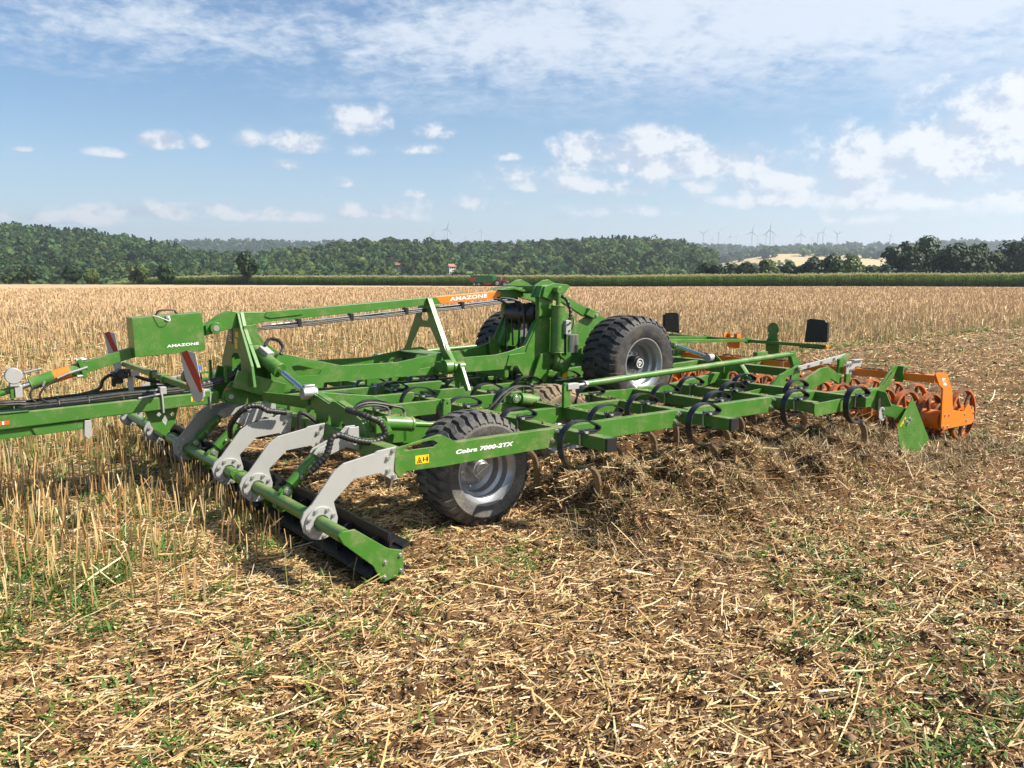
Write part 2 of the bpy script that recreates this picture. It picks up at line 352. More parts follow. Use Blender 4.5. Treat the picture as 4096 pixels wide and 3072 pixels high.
# faint tramlines and patches far off
stub = stub * (1 + 0.10 * (fbm(gx * 0.06, gy * 0.5, 0.6, 2)[:, None] - 0.5) * w_)
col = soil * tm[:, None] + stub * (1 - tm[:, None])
outf = (gy > edge_y(gx) + 1.0)[:, None]
forest = np.array([0.030, 0.050, 0.014])
ta = gx / np.maximum(gy, 1)
fieldz = ((gy > 1150) & (gy < 1750) & (ta > pxd(1560)) & (ta < pxd(1912)))[:, None]
f_n = fbm(gx, gy, 0.004, 2)[:, None]
meadow = np.where(f_n > 0.60, np.array([0.16, 0.20, 0.07]), np.array([0.46, 0.36, 0.20]))
col = np.where(outf, np.where(fieldz, meadow, forest), col)
gm_ = mat_attr('field_soil', 0.95, 0.0, 0.08)
t_ = gm_.node_tree; bn_ = nd(t_, 'ShaderNodeBump'); bn_.inputs['Strength'].default_value = 1.0; bn_.inputs['Distance'].default_value = 0.03
co_ = nd(t_, 'ShaderNodeTexCoord').outputs['Object']
t_.links.new(noise(t_, co_, 42.0, 6, 0.72), bn_.inputs['Height']); t_.links.new(bn_.outputs[0], t_.nodes['Principled BSDF'].inputs['Normal'])
ground = np_mesh('ground', np.stack([gx, gy, gz], -1), q, gm_, col, True)
tag(ground, 'brown tilled soil and pale stubble field running to wooded hills', 'ground', kind='structure')
del A, Rr, q, idx, nxt
# ------------------------------------------------------------------ leaf quads
def quads_from(centres, normals, size, aspect=1.0, r=rng, droop=0.0):
    n = len(centres)
    t = r.normal(size=(n, 3)); t -= normals * (t * normals).sum(1, keepdims=True); t /= np.linalg.norm(t, axis=1, keepdims=True) + 1e-9
    b = np.cross(normals, t)
    sz = np.asarray(size).reshape(-1, 1)
    t = t * sz; b = b * sz * aspect
    co = np.stack([centres - t, centres - b * 0.8, centres + t, centres + b * 0.8], 1).reshape(-1, 3)
    return co, np.arange(n * 4).reshape(n, 4)
def crown_points(n, rx, rz, lobes, r, conifer=False):
    """leaf positions and normals for an uneven crown standing on z=0"""
    if conifer:
        h = r.random(n) ** 1.3; rad_ = (1 - h) * rx * (0.55 + 0.45 * r.random(n)) * (0.75 + 0.25 * np.sin(h * 40)); a = r.random(n) * 6.283
        p = np.stack([np.cos(a) * rad_, np.sin(a) * rad_, h * rz * 2], -1)
        nn = np.stack([np.cos(a), np.sin(a), np.full(n, 0.5)], -1)
    else:
        lc = r.normal(size=(lobes, 3)); lc /= np.linalg.norm(lc, axis=1, keepdims=True)
        lc *= np.array([rx, rx, rz]) * (0.42 + 0.28 * r.random((lobes, 1)))
        lr = (0.30 + 0.25 * r.random(lobes)) * min(rx, rz)
        k = r.integers(0, lobes, n)
        d = r.normal(size=(n, 3)); d /= np.linalg.norm(d, axis=1, keepdims=True)
        d[:, 2] = np.where(r.random(n) < 0.6, np.abs(d[:, 2]), d[:, 2])
        p = lc[k] + d * lr[k][:, None] * (0.75 + 0.35 * r.random((n, 1)))
        p[:, 2] += rz
        nn = d
    nn = nn + r.normal(size=(n, 3)) * 0.30
    nn /= np.linalg.norm(nn, axis=1, keepdims=True)
    return p, nn
# ------------------------------------------------------------------ far woods (one mass of foliage)
def forest(name, pts, rx, rz, nl, lsize, base, r, conifer_p=0.0, stump=0.5):
    C, Nn, S, K = [], [], [], []
    for (x, y, z), s, isc in zip(pts, r.uniform(0.7, 1.35, len(pts)), r.random(len(pts)) < conifer_p):
        a, b = (rx * 0.55, rz * 1.0) if isc else (rx * r.uniform(0.85, 1.2), rz * r.uniform(0.85, 1.15))
        p, nn = crown_points(nl, a * s, b * s, 7, r, isc)
        C.append(p + np.array([x, y, z + stump * rz * (0.2 if not isc else 0.05)])); Nn.append(nn); S.append(np.full(nl, lsize * s) * r.uniform(0.7, 1.3, nl))
        t = np.exp(r.normal(0, 0.30)) * (0.70 + 0.75 * float(fbm(np.array([x]), np.array([y * .5]), 0.006, 3)[0])); hue = r.random() ** 1.6
        c = np.array(base) * t * (np.array([0.62, 0.72, 0.85]) if isc else np.array([0.75 + 0.75 * hue, 0.9 + 0.25 * hue, 0.9]))
        K.append(np.clip(c * r.uniform(0.88, 1.12, (nl, 1)), 0.004, 0.4))
    co, qd = quads_from(np.concatenate(C), np.concatenate(Nn), np.concatenate(S), 1.0, r)
    return np_mesh(name, co, qd, M['forest'], np.repeat(np.concatenate(K), 4, 0))
r2 = np.random.default_rng(11)
pts = []
while len(pts) < 4600:
    d = r2.uniform(430, 985); tA = r2.uniform(-0.80, 0.80)
    if r2.random() > d / 985: continue
    x = tA * d
    if tA > pxd(1545) and (d > 700 or r2.random() < 0.6): continue
    pts.append((x, d, terr(x, d)))
o = forest('forest', np.array(pts), 6.6, 6.6, 120, 1.30, (0.058, 0.100, 0.034), r2, 0.10)
tag(o, 'dense mixed woodland covering the near hillsides behind the corn', 'forest', kind='stuff')
# conifers along the left crest and on the hilltop right of centre
pts = []
for k in range(330):
    if k < 190: tA = pxd(r2.uniform(-60, 420)); d = r2.uniform(880, 965)
    else: tA = pxd(r2.normal(1330, 40)); d = r2.uniform(900, 960)
    pts.append((tA * d, d, terr(tA * d, d)))
o = forest('conifer_wood', np.array(pts), 5.4, 7.0, 80, 1.05, (0.026, 0.052, 0.022), r2, 1.0)
tag(o, 'dark conifers standing along the crests of the wooded hills', 'forest', kind='stuff')
pts = []
for k in range(4300):
    d = r2.uniform(2050, 2780) if k > 900 else r2.uniform(1660, 1900); tA = r2.uniform(-0.72, 0.72)
    pts.append((tA * d, d, terr(tA * d, d) - 2))
for k in range(160):   # hedges and copses between the pale far fields
    tA = pxd(r2.uniform(1560, 1920)); d = r2.choice([1260, 1420, 1560]) + r2.normal(0, 6)
    if r2.random() < 0.45: pts.append((tA * d, d, terr(tA * d, d) - 4))
o = forest('distant_forest', np.array(pts), 10.5, 8.5, 30, 3.6, (0.048, 0.090, 0.032), r2, 0.0)
tag(o, 'hazy woodland on the farthest ridge below the wind turbines', 'forest', kind='stuff')
# ------------------------------------------------------------------ corn
def corn():
    r = np.random.default_rng(5); P_, Q_, C_ = [], [], []; base = 0
    xs = []
    line = [(135., 165.5), (110., 177.), (-11., 232.), (-100, 272.), (-190., 345.), (-260, 400)]
    seg = []
    for a, b in zip(line[:-1], line[1:]):
        a = np.array(a); b = np.array(b); L = np.linalg.norm(b - a); nv = np.array([(b - a)[1], -(b - a)[0]]) / L
        if nv[1] < 0: nv = -nv
        for row in range(9):
            s = np.arange(0, L, 0.21) + r.uniform(-.05, .05)
            keep = r.random(len(s)) < (0.97 if row < 3 else 0.7); s = s[keep]
            p = a + np.outer(s / L, b - a) + nv * (2.5 + row * 0.75) + r.normal(0, .06, (len(s), 2))
            seg.append(p)
    p = np.concatenate(seg); n = len(p)
    lo = sst(-p[:, 0], 95, 190) * 1.35
    z0 = terr(p[:, 0], p[:, 1]) - lo
    H = r.normal(2.72, 0.18, n) + 0.7 * (fbm(p[:, 0], p[:, 1], 0.10, 4) - .5)
    cs, ns, ss, cc = [], [], [], []
    co_all, q_all, c_all = [], [], []; off = 0
    pv = (r.uniform(.65, 1.35, n) * (.6 + .8 * vnoise(p[:, 0] * 1.3, p[:, 1] * 1.3)))[:, None]
    for k in range(2):      # stalks
        b0 = np.stack([p[:, 0], p[:, 1], z0 - .3], -1); w = np.stack([np.full(n, .03 * (1 - k)), np.full(n, .03 * k), np.zeros(n)], -1); t_ = b0 + np.stack([np.zeros(n), np.zeros(n), H * .95 + .3], -1)
        co_all.append(np.stack([b0 - w, b0 + w, t_ + w, t_ - w, t_], 1).reshape(-1, 3)); i = np.arange(n) * 5 + off; q_all.append(np.stack([i, i + 1, i + 2, i + 3], -1))
        c_all.append(np.repeat(np.array([0.07, 0.12, 0.03]) * np.ones((n, 1)), 5, 0)); off += n * 5
    for L in range(11):     # leaves
        hgt = H * (0.03 + 0.89 * (L + r.random(n) * 0.9) / 11.0); a = r.random(n) * 6.283; ln = r.uniform(0.45, 0.75, n) * (1.0 if L < 8 else 0.65)
        dx, dy = np.cos(a), np.sin(a)
        b0 = np.stack([p[:, 0], p[:, 1], z0 + hgt], -1)
        mid = b0 + np.stack([dx * ln * .5, dy * ln * .5, ln * 0.38], -1); tip = b0 + np.stack([dx * ln, dy * ln, ln * r.uniform(-.15, .35, n)], -1)
        w = np.stack([-dy, dx, np.zeros(n)], -1) * 0.065
        co = np.stack([b0 - w * .5, b0 + w * .5, mid + w, mid - w, tip], 1).reshape(-1, 3)
        i = np.arange(n) * 5 + off
        q_all.append(np.stack([i, i + 1, i + 2, i + 3], -1)); q_all.append(np.stack([i + 3, i + 2, i + 4, i + 4], -1)[:, [0, 1, 2, 2]])
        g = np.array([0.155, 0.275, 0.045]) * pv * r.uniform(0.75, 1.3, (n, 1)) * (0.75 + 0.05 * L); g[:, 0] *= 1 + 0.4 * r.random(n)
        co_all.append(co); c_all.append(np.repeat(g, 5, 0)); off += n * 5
    # tassels and stalks
    for k in range(4):
        a = r.random(n) * 6.283; b0 = np.stack([p[:, 0], p[:, 1], z0 + H * 0.93], -1); tip = b0 + np.stack([np.cos(a) * .13, np.sin(a) * .13, np.full(n, .34)], -1)
        w = np.stack([np.sin(a), -np.cos(a), np.zeros(n)], -1) * .045
        co = np.stack([b0 - w, b0 + w, tip + w, tip - w, tip], 1).reshape(-1, 3); i = np.arange(n) * 5 + off
        q_all.append(np.stack([i, i + 1, i + 2, i + 3], -1))
        co_all.append(co); c_all.append(np.repeat(np.array([0.58, 0.52, 0.28]) * r.uniform(.7, 1.2, (n, 1)), 5, 0)); off += n * 5
    co = np.concatenate(co_all); qq = np.concatenate(q_all); cl = np.concatenate(c_all)
    tri = qq[:, 2] == qq[:, 3]
    qq2 = np.concatenate([qq[~tri], np.stack([qq[tri][:, 0], qq[tri][:, 1], qq[tri][:, 2], qq[tri][:, 2]], -1)])
    # a degenerate fourth corner is avoided by spending one extra vertex per tip
    k = tri.sum(); extra = co[qq[tri][:, 2]] + np.array([0.004, 0.0, 0.004]); ids = np.arange(k) + len(co)
    qq2[-k:, 3] = ids; co = np.concatenate([co, extra]); cl = np.concatenate([cl, cl[qq[tri][:, 2]]])
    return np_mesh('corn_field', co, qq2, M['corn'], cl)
tag(corn(), 'tall green corn with pale tassels along the far edge of the stubble', 'corn', kind='stuff')
# ------------------------------------------------------------------ single trees
def limb_mesh(name, segs, material, parent):
    bm = bmesh.new()
    for (a, b, ra, rb) in segs:
        a = Vector(a); b = Vector(b); ax = (b - a).normalized(); up = Vector((0, 0, 1)) if abs(ax.z) < .9 else Vector((1, 0, 0))
        x = ax.cross(up).normalized(); y = ax.cross(x); N_ = 8; ring = []
        for p, rr in ((a, ra), (b, rb)):
            ring.append([bm.verts.new(p + (x * math.cos(i * 6.2832 / N_) + y * math.sin(i * 6.2832 / N_)) * rr) for i in range(N_)])
        for i in range(N_): bm.faces.new((ring[0][i], ring[0][(i + 1) % N_], ring[1][(i + 1) % N_], ring[1][i]))
        bm.faces.new(ring[1])
    bmesh.ops.recalc_face_normals(bm, faces=bm.faces)
    me = bpy.data.meshes.new(name); bm.to_mesh(me); bm.free(); me.materials.append(material)
    o = bpy.data.objects.new(name, me); COL.objects.link(o); o.parent = parent
    return o
def tree(name, x, y, zb, rx, h, trunk_h, base, seed, label, group=None, nl=620, ls=0.42, cat='tree'):
    r = np.random.default_rng(seed)
    e = empty(name, (x, y, zb)); tag(e, label, cat, group)
    segs = [((0, 0, -0.3), (0.05, 0, trunk_h), 0.05 * rx + .06, 0.04 * rx + .05)]
    segs.append(((0.05, 0, trunk_h), (0.1, 0.1, h * 0.8), 0.04 * rx + .05, 0.03))
    for k in range(9):
        a = k * 2.4 + r.random(); zz = trunk_h + (h * .75 - trunk_h) * (k + .3) / 9
        segs.append(((0.05, 0, zz), (math.cos(a) * rx * .6, math.sin(a) * rx * .6, zz + rx * .35), 0.022 * rx + .02, 0.015))
    limb_mesh('trunk', segs, M['bark'], e)
    rz = (h - trunk_h * 0.75) / 2
    p, nn = crown_points(nl, rx, rz, 16, r); p[:, 2] += trunk_h * 0.75
    co, qd = quads_from(p, nn, r.uniform(.7, 1.3, nl) * ls, 1.0, r)
    k_ = np.clip(np.array(base) * r.uniform(.72, 1.32, (nl, 1)), .003, .4)
    c = np_mesh('crown', co, qd, M['leaf'], np.repeat(k_, 4, 0)); c.parent = e
    return e
def at_px(xd, dist): return float(pxd(xd)) * dist, dist
G1 = 'trees along the far edge of the stubble field'
DK = (0.018, 0.040, 0.009); MD = (0.032, 0.066, 0.013); LT = (0.092, 0.128, 0.030)
for i, (xd, topd, rxd, tr, c, lab) in enumerate([
    (18, 588, 20, .3, MD, 'low broad bush at the left picture edge by the stubble field'),
    (60, 579, 24, .5, DK, 'dark dense round tree second from the left along the field edge'),
    (154, 570, 20, .6, DK, 'dark egg shaped tree between a light bush and a dark round tree'),
    (197, 582, 20, .5, LT, 'small light green bushy tree left of the broad round tree'),
    (297, 569, 26, .5, LT, 'broad bright green round tree, fourth from the lone tall tree'),
    (358, 567, 20, .8, MD, 'mid green upright tree with short trunk nearest to the lone tall tree'),
    (535, 544, 25, 3.0, DK, 'tall lone dark tree with bare trunk standing before the corn'),
    (600, 604, 6, .2, (0.12, 0.11, 0.03), 'tiny yellowish shrub in front of the corn right of the lone tree')]):
    d = 286 if xd < 400 else 268
    x, y = at_px(xd, d); zb = float(terr(x, y))
    top = CAM_H + d * float(pyd(topd)); h = max(top - zb, 1.2); rx = rxd / 0.54 / 3336 * d
    tree('shrub' if xd == 600 or xd == 18 else 'broadleaf_tree', x, y, zb, rx, h, tr, c, 100 + i, lab, G1, nl=1900 if h > 3 else 250, ls=.50 if h > 3 else .25, cat='shrub' if xd in (18, 600) else 'tree')
G2 = 'trees behind the corn on the right'
for i, (xd, topd, rxd, c, lab) in enumerate([
    (1528, 571, 24, DK, 'low dark bush at the left end of the hedge behind the corn'),
    (1570, 566, 26, MD, 'rounded green bush just right of the low dark hedge end'),
    (1612, 569, 22, DK, 'dark bushy tree below the left tip of the pale far field'),
    (1660, 566, 24, LT, 'lighter green bushy tree below the middle of the pale far field'),
    (1700, 562, 24, MD, 'mid green hedge tree below the right part of the pale far field'),
    (1745, 558, 26, DK, 'dark hedge tree with flat top right of the pale far field'),
    (1795, 555, 28, MD, 'wide mid green hedge tree midway between pale field and big clump'),
    (1848, 551, 28, LT, 'light green hedge tree left of the big dark clump'),
    (1900, 553, 26, DK, 'small dark tree leaning against the left flank of the big clump'),
    (1950, 535, 36, DK, 'big dark oak forming the left end of the tall clump'),
    (2010, 529, 40, MD, 'tallest rounded oak in the left half of the tall clump'),
    (2070, 532, 38, DK, 'dark spreading oak in the middle of the tall clump'),
    (2125, 530, 38, MD, 'mid green oak right of the middle of the tall clump'),
    (2180, 534, 40, DK, 'dark oak next to the last one at the right picture edge'),
    (2240, 530, 44, MD, 'large oak cut off by the right picture edge')]):
    d = 236 + 8 * math.sin(i * 2.1); x, y = at_px(xd, d); zb = float(terr(x, y)) - 0.4
    top = CAM_H + d * float(pyd(topd)); rx = rxd / 0.54 / 3336 * d
    tree('oak_tree' if xd > 1930 else 'hedge_tree', x, y, zb, rx * (1.5 if xd > 1930 else 1.32), (top - zb) * (1.20 if xd > 1930 else 1.08), .6, c, 200 + i, lab, G2, nl=3800 if xd > 1930 else 2000, ls=.50)
# ------------------------------------------------------------------ wind turbines
M['turbine'] = mat('turbine_white', (0.62, 0.64, 0.66), 0.5)
def turbine_master():
    e = empty('wind_turbine')
    segs = [((0, 0, 0), (0, 0, 105), 4.2, 2.6)]; limb_mesh('tower', segs, M['turbine'], e)
    bm = bmesh.new(); bmesh.ops.create_cube(bm, size=1, matrix=Matrix.Translation((0, 1.5, 106.5)) @ Matrix.Diagonal((4.2, 11, 4.4, 1)))
    bmesh.ops.bevel(bm, geom=bm.edges[:], offset=.8, segments=2, affect='EDGES')
    me = bpy.data.meshes.new('nacelle'); bm.to_mesh(me); bm.free(); me.materials.append(M['turbine']); n = bpy.data.objects.new('nacelle', me); COL.objects.link(n); n.parent = e
    for k in range(3):
        bm = bmesh.new(); prof = [(0, 1.9, 1.7), (6, 3.2, 1.2), (20, 2.5, .9), (40, 1.5, .6), (56, .6, .3)]; rings = []
        for (z, c, t) in prof: rings.append([bm.verts.new((px_, py_, z)) for px_, py_ in ((-c, 0), (0, t), (c, 0), (0, -t))])
        for a, b in zip(rings[:-1], rings[1:]):
            for i in range(4): bm.faces.new((a[i], a[(i + 1) % 4], b[(i + 1) % 4], b[i]))
        bm.faces.new(rings[-1]); bmesh.ops.recalc_face_normals(bm, faces=bm.faces)
        me = bpy.data.meshes.new('blade'); bm.to_mesh(me); bm.free(); me.materials.append(M['turbine'])
        b = bpy.data.objects.new('blade', me); COL.objects.link(b); b.parent = e; b.location = (0, -5.2, 106.5); b.rotation_euler = (0, rad(120 * k), 0)
    return e
tm_ = turbine_master()
TURB = [(937,508,.62,10),(956,512,.5,40),(968,496,.9,15),(962,514,.5,70),(1007,513,.55,0),(1041,499,.85,5),
 (1518,506,.75,55),(1536,519,.4,20),(1550,503,.8,35),(1575,512,.6,0),(1588,514,.5,60),(1622,503,.85,10),(1634,511,.6,50),(1652,508,.7,25),(1661,499,.95,5),(1668,511,.6,80),
 (1714,518,.55,15),(1727,508,.75,0),(1751,516,.5,30),(1763,505,.8,45),(1774,503,.85,20),(1805,507,.75,70),(1848,521,.4,50),(1918,507,.85,25),(1975,519,.45,10)]
words = ['1st', '2nd', '3rd', '4th', '5th', '6th', '7th', '8th', '9th', '10th', '11th', '12th', '13th', '14th', '15th', '16th', '17th', '18th', '19th']
for i, (xd, hubd, sc, rot) in enumerate(TURB):
    if i == 0: e = tm_
    else:
        e = tm_.copy(); COL.objects.link(e)
        for ch in tm_.children[:5]:
            c = ch.copy(); COL.objects.link(c); c.parent = e
    d = 3350 / max(sc, .45) * 0.9; x, y = float(pxd(xd)) * d, d
    hub = CAM_H + d * float(pyd(hubd)); S_ = d / 3350 * sc * 0.64
    e.scale = (S_,) * 3; e.location = (x, y, hub - 106.5 * S_); e.rotation_euler = (0, 0, rad(-20 + 35 * math.sin(i * 1.7)))
    k_ = i if i < 6 else i - 6
    tag(e, ('white wind turbine above the left wood, %s from left in its cluster' if i < 6 else 'white wind turbine on the right ridge, %s from left in the row') % words[k_], 'wind turbine', 'wind turbines on the horizon')
for i, e in enumerate([o for o in COL.objects if o.name.startswith('wind_turbine')]):
    for ch in e.children:
        if ch.name.startswith('blade'): ch.rotation_euler.y += rad(TURB[i][3])
# ------------------------------------------------------------------ houses in the wood
M['plaster'] = mat('plaster', (0.62, 0.58, 0.50), 0.8, var=.1); M['tile_red'] = mat('roof_tiles_red', (0.36, 0.16, 0.10), 0.8, var=.2); M['tile_grey'] = mat('roof_tiles_grey', (0.30, 0.27, 0.25), 0.8, var=.2); M['pane'] = mat('window_pane', (.03, .035, .04), .1)
def house(xd, yd, d, w, l, h, rz, roofm, lab):
    w *= .42; l *= .45; h *= .42; x, y = at_px(xd, d); top = CAM_H + d * float(pyd(yd)); e = empty('house', (x, y, top - h * 1.75), rz); tag(e, lab, 'house', 'village houses among the trees')
    bm = bmesh.new(); vs = [bm.verts.new(p) for p in ((-l, -w, -6), (l, -w, -6), (l, w, -6), (-l, w, -6), (-l, -w, h), (l, -w, h), (l, w, h), (-l, w, h), (-l, 0, h * 1.7), (l, 0, h * 1.7))]
    for f in ((0, 1, 5, 4), (1, 2, 6, 9, 5), (2, 3, 7, 6), (3, 0, 4, 8, 7)): bm.faces.new([vs[i] for i in f])
    me = bpy.data.meshes.new('wall'); bm.to_mesh(me); bm.free(); me.materials.append(M['plaster']); o = bpy.data.objects.new('wall', me); COL.objects.link(o); o.parent = e
    bm = bmesh.new()
    for s in (-1, 1):
        a = [(-l - .4, s * (w + .5), h - .35), (l + .4, s * (w + .5), h - .35), (l + .4, 0, h * 1.7 + .12), (-l - .4, 0, h * 1.7 + .12)]
        lo = [bm.verts.new(p) for p in a]; hi = [bm.verts.new((p[0], p[1], p[2] + .25)) for p in a]
        bm.faces.new(lo); bm.faces.new(hi)
        for i in range(4): bm.faces.new((lo[i], lo[(i + 1) % 4], hi[(i + 1) % 4], hi[i]))
    bmesh.ops.recalc_face_normals(bm, faces=bm.faces)
    me = bpy.data.meshes.new('roof'); bm.to_mesh(me); bm.free(); me.materials.append(roofm); o = bpy.data.objects.new('roof', me); COL.objects.link(o); o.parent = e
    for k in range(3):
        bm = bmesh.new(); bmesh.ops.create_cube(bm, size=1, matrix=Matrix.Translation((-l * .6 + k * l * .6, -w - .03, h * .55)) @ Matrix.Diagonal((1.0, .12, 1.3, 1)))
        me = bpy.data.meshes.new('window'); bm.to_mesh(me); bm.free(); me.materials.append(M['pane']); o = bpy.data.objects.new('window', me); COL.objects.link(o); o.parent = e
for a in [(784, 562, 640, 3.5, 5, 4.5, .4, M['tile_grey'], 'pale house with grey roof leftmost among the trees'),
          (862, 568, 620, 4, 6, 5, -.3, M['tile_red'], 'house with pinkish red gable left of the pair in the wood'),
          (902, 563, 700, 4, 6, 5, .2, M['tile_red'], 'small red roofed house up the slope in the wood'),
          (932, 556, 780, 4, 6, 4, .1, M['tile_grey'], 'light roof highest up the wooded slope'),
          (976, 571, 610, 4, 6, 5, .5, M['tile_red'], 'red roofed house above the green trailer'),
          (1033, 572, 610, 4, 7, 5, -.2, M['tile_grey'], 'long brownish grey roof above the red tractor'),
          (1133, 566, 640, 4, 6, 5, .3, M['tile_grey'], 'grey house right of the tractor among trees'),
          (1165, 566, 640, 3, 4, 4.5, .1, M['plaster'], 'small white house rightmost among the trees')]: house(*a)
# ------------------------------------------------------------------ machine mesh builder; points are (u, v, w), local y = -v
def L3(p): return Vector((p[0], -p[1], p[2]))
SPLIT = {'arm_bolts': 'arm_bolt', 'wheel_nuts': 'wheel_nut', 'flange_bolts': 'flange_bolt', 'bolts': 'bolt', 'bearing_bolts': 'bearing_bolt', 'pipe_clamps': 'pipe_clamp', 'cable_ties': 'cable_tie', 'knife_disc': 'knife_disc',
         'frame_cross_member': 'frame_cross_member', 'side_beam': 'side_beam', 'middle_beam': 'middle_beam', 'inner_beam': 'inner_beam', 'centre_beam': 'centre_beam', 'warning_stickers': 'warning_sticker', 'front_wall_ribs': 'front_wall_rib', 'pipe_fitting': 'pipe_fitting',
         'hose_fitting': 'hose_fitting', 'tank_bracket': 'tank_bracket', 'board_clamp': 'board_clamp', 'headlight': 'headlight', 'hydraulic_hose': 'hydraulic_hose', 'air_hose': 'air_hose', 'hose_guide': 'hose_guide', 'board_arm_foot': 'board_arm_foot', 'mast_gusset': 'mast_gusset', 'front_web': 'front_web', 'roller_lever': 'roller_lever', 'cylinder_arm': 'cylinder_arm', 'cylinder_lug': 'cylinder_lug', 'hinge_link': 'hinge_link', 'pin': 'pin', 'mast_flange': 'mast_flange'}
class MB:
    def __init__(s): s.bm = bmesh.new()
    def face(s, vs):
        try: s.bm.faces.new(vs)
        except ValueError: pass
    def prism(s, poly, a0, a1, ax, holes=()):
        def mk(p, a):
            return L3((p[0], a, p[1])) if ax == 'v' else L3((a, p[0], p[1])) if ax == 'u' else L3((p[0], p[1], a))
        loops = [list(poly)] + [list(h) for h in holes]
        tri = tessellate_polygon([[Vector((p[0], p[1], 0)) for p in l] for l in loops])
        flat = [p for l in loops for p in l]
        A = [s.bm.verts.new(mk(p, a0)) for p in flat]; B = [s.bm.verts.new(mk(p, a1)) for p in flat]
        if holes:
            for t in tri: s.face([A[i] for i in t]); s.face([B[i] for i in reversed(t)])
        else:
            s.face(A); s.face(list(reversed(B)))
        k = 0
        for l in loops:
            n = len(l)
            for i in range(n): j = (i + 1) % n; s.face((A[k + i], A[k + j], B[k + j], B[k + i]))
            k += n
        return s
    def box(s, u0, u1, v0, v1, w0, w1): return s.prism([(u0, w0), (u1, w0), (u1, w1), (u0, w1)], v0, v1, 'v')
    def frame(s, a, b):
        a = L3(a); b = L3(b); z = (b - a).normalized(); up = Vector((0, 0, 1)) if abs(z.z) < .93 else Vector((1, 0, 0))
        x = z.cross(up).normalized(); return a, b, x, x.cross(z).normalized()
    def beam(s, a, b, wd, ht):
        a, b, x, y = s.frame(a, b); r = []
        for p in (a, b): r.append([s.bm.verts.new(p + x * i * wd / 2 + y * j * ht / 2) for i, j in ((-1, -1), (1, -1), (1, 1), (-1, 1))])
        s.face(r[0]); s.face(list(reversed(r[1])))
        for i in range(4): s.face((r[0][i], r[0][(i + 1) % 4], r[1][(i + 1) % 4], r[1][i]))
        return s
    def cyl(s, a, b, r0, r1=None, n=20):
        r1 = r0 if r1 is None else r1; a, b, x, y = s.frame(a, b); R_ = []
        for p, r in ((a, r0), (b, r1)): R_.append([s.bm.verts.new(p + (x * math.cos(6.28319 * i / n) + y * math.sin(6.28319 * i / n)) * r) for i in range(n)])
        s.face(R_[0]); s.face(list(reversed(R_[1])))
        for i in range(n):
            f = s.bm.faces.new((R_[0][i], R_[0][(i + 1) % n], R_[1][(i + 1) % n], R_[1][i])); f.smooth = n > 6
        return s
    def bolt(s, p, d, r=.014, h=.014):
        q = tuple(p[i] + d[i] * h for i in range(3)); w_ = tuple(p[i] + d[i] * .004 for i in range(3))
        s.cyl(p, w_, r * 1.5, n=12); s.cyl(w_, q, r, n=6); return s
    def lathe(s, c, prof, n=48):
        """prof: (radius, v offset) list round the v axis through c=(u,v,w)"""
        rings = []
        for r, dv in prof: rings.append([s.bm.verts.new(L3((c[0] + r * math.cos(6.28319 * i / n), c[1] + dv, c[2] + r * math.sin(6.28319 * i / n)))) for i in range(n)])
        for a, b in zip(rings[:-1], rings[1:]):
            for i in range(n): f = s.bm.faces.new((a[i], a[(i + 1) % n], b[(i + 1) % n], b[i])); f.smooth = True
        return s
    def build_split(s, name, m, parent, bevel):
        """one object for every separate piece (pieces that touch count as one)"""
        bm = s.bm; bm.verts.index_update(); bm.verts.ensure_lookup_table(); seen = set(); isl = []
        for v in bm.verts:
            if v in seen: continue
            st = [v]; seen.add(v); grp = []
            while st:
                a = st.pop(); grp.append(a)
                for e in a.link_edges:
                    b = e.other_vert(a)
                    if b not in seen: seen.add(b); st.append(b)
            lo = [min(q.co[i] for q in grp) - .0015 for i in range(3)]; hi = [max(q.co[i] for q in grp) + .0015 for i in range(3)]
            hit = [k for k in isl if all(k[1][i] <= hi[i] and k[2][i] >= lo[i] for i in range(3))]
            for k in hit:
                grp = grp + k[0]; lo = [min(lo[i], k[1][i]) for i in range(3)]; hi = [max(hi[i], k[2][i]) for i in range(3)]; isl.remove(k)
            isl.append((grp, lo, hi))
        out = None
        for grp, lo, hi in isl:
            ids = {v: i for i, v in enumerate(grp)}; q = MB(); nv = [q.bm.verts.new(v.co) for v in grp]; fs = set(f for v in grp for f in v.link_faces)
            for f in fs:
                g = q.bm.faces.new([nv[ids[v]] for v in f.verts]); g.smooth = f.smooth
            o = q.build(name + '#', m, parent, bevel); o.name = name; o.data.name = name
            out = out or o
        bm.free()
        return out
    def tube(s, pts, r, n=8, sub=6, ribs=0.0, pitch=.012):
        P = [Vector(p) for p in pts]; path = []
        for i in range(len(P) - 1):
            p0 = P[max(i - 1, 0)]; p1 = P[i]; p2 = P[i + 1]; p3 = P[min(i + 2, len(P) - 1)]
            k = max(sub, int((p2 - p1).length / pitch)) if ribs else sub
            for j in range(k):
                t = j / k; path.append(0.5 * ((2 * p1) + (-p0 + p2) * t + (2 * p0 - 5 * p1 + 4 * p2 - p3) * t * t + (-p0 + 3 * p1 - 3 * p2 + p3) * t ** 3))
        path.append(P[-1]); path = [L3(p) for p in path]
        x = None; rings = []
        for i, p in enumerate(path):
            d = (path[min(i + 1, len(path) - 1)] - path[max(i - 1, 0)]).normalized()
            if x is None: x = d.orthogonal().normalized()
            x = (x - d * x.dot(d)).normalized(); y = d.cross(x)
            rr = r * (1 + (ribs if (i // 2) % 2 else -ribs)) if ribs else r
            rings.append([s.bm.verts.new(p + (x * math.cos(6.28319 * k / n) + y * math.sin(6.28319 * k / n)) * rr) for k in range(n)])
        for a, b in zip(rings[:-1], rings[1:]):
            for i in range(n): f = s.bm.faces.new((a[i], a[(i + 1) % n], b[(i + 1) % n], b[i])); f.smooth = True
        s.face(rings[0]); s.face(list(reversed(rings[-1])))
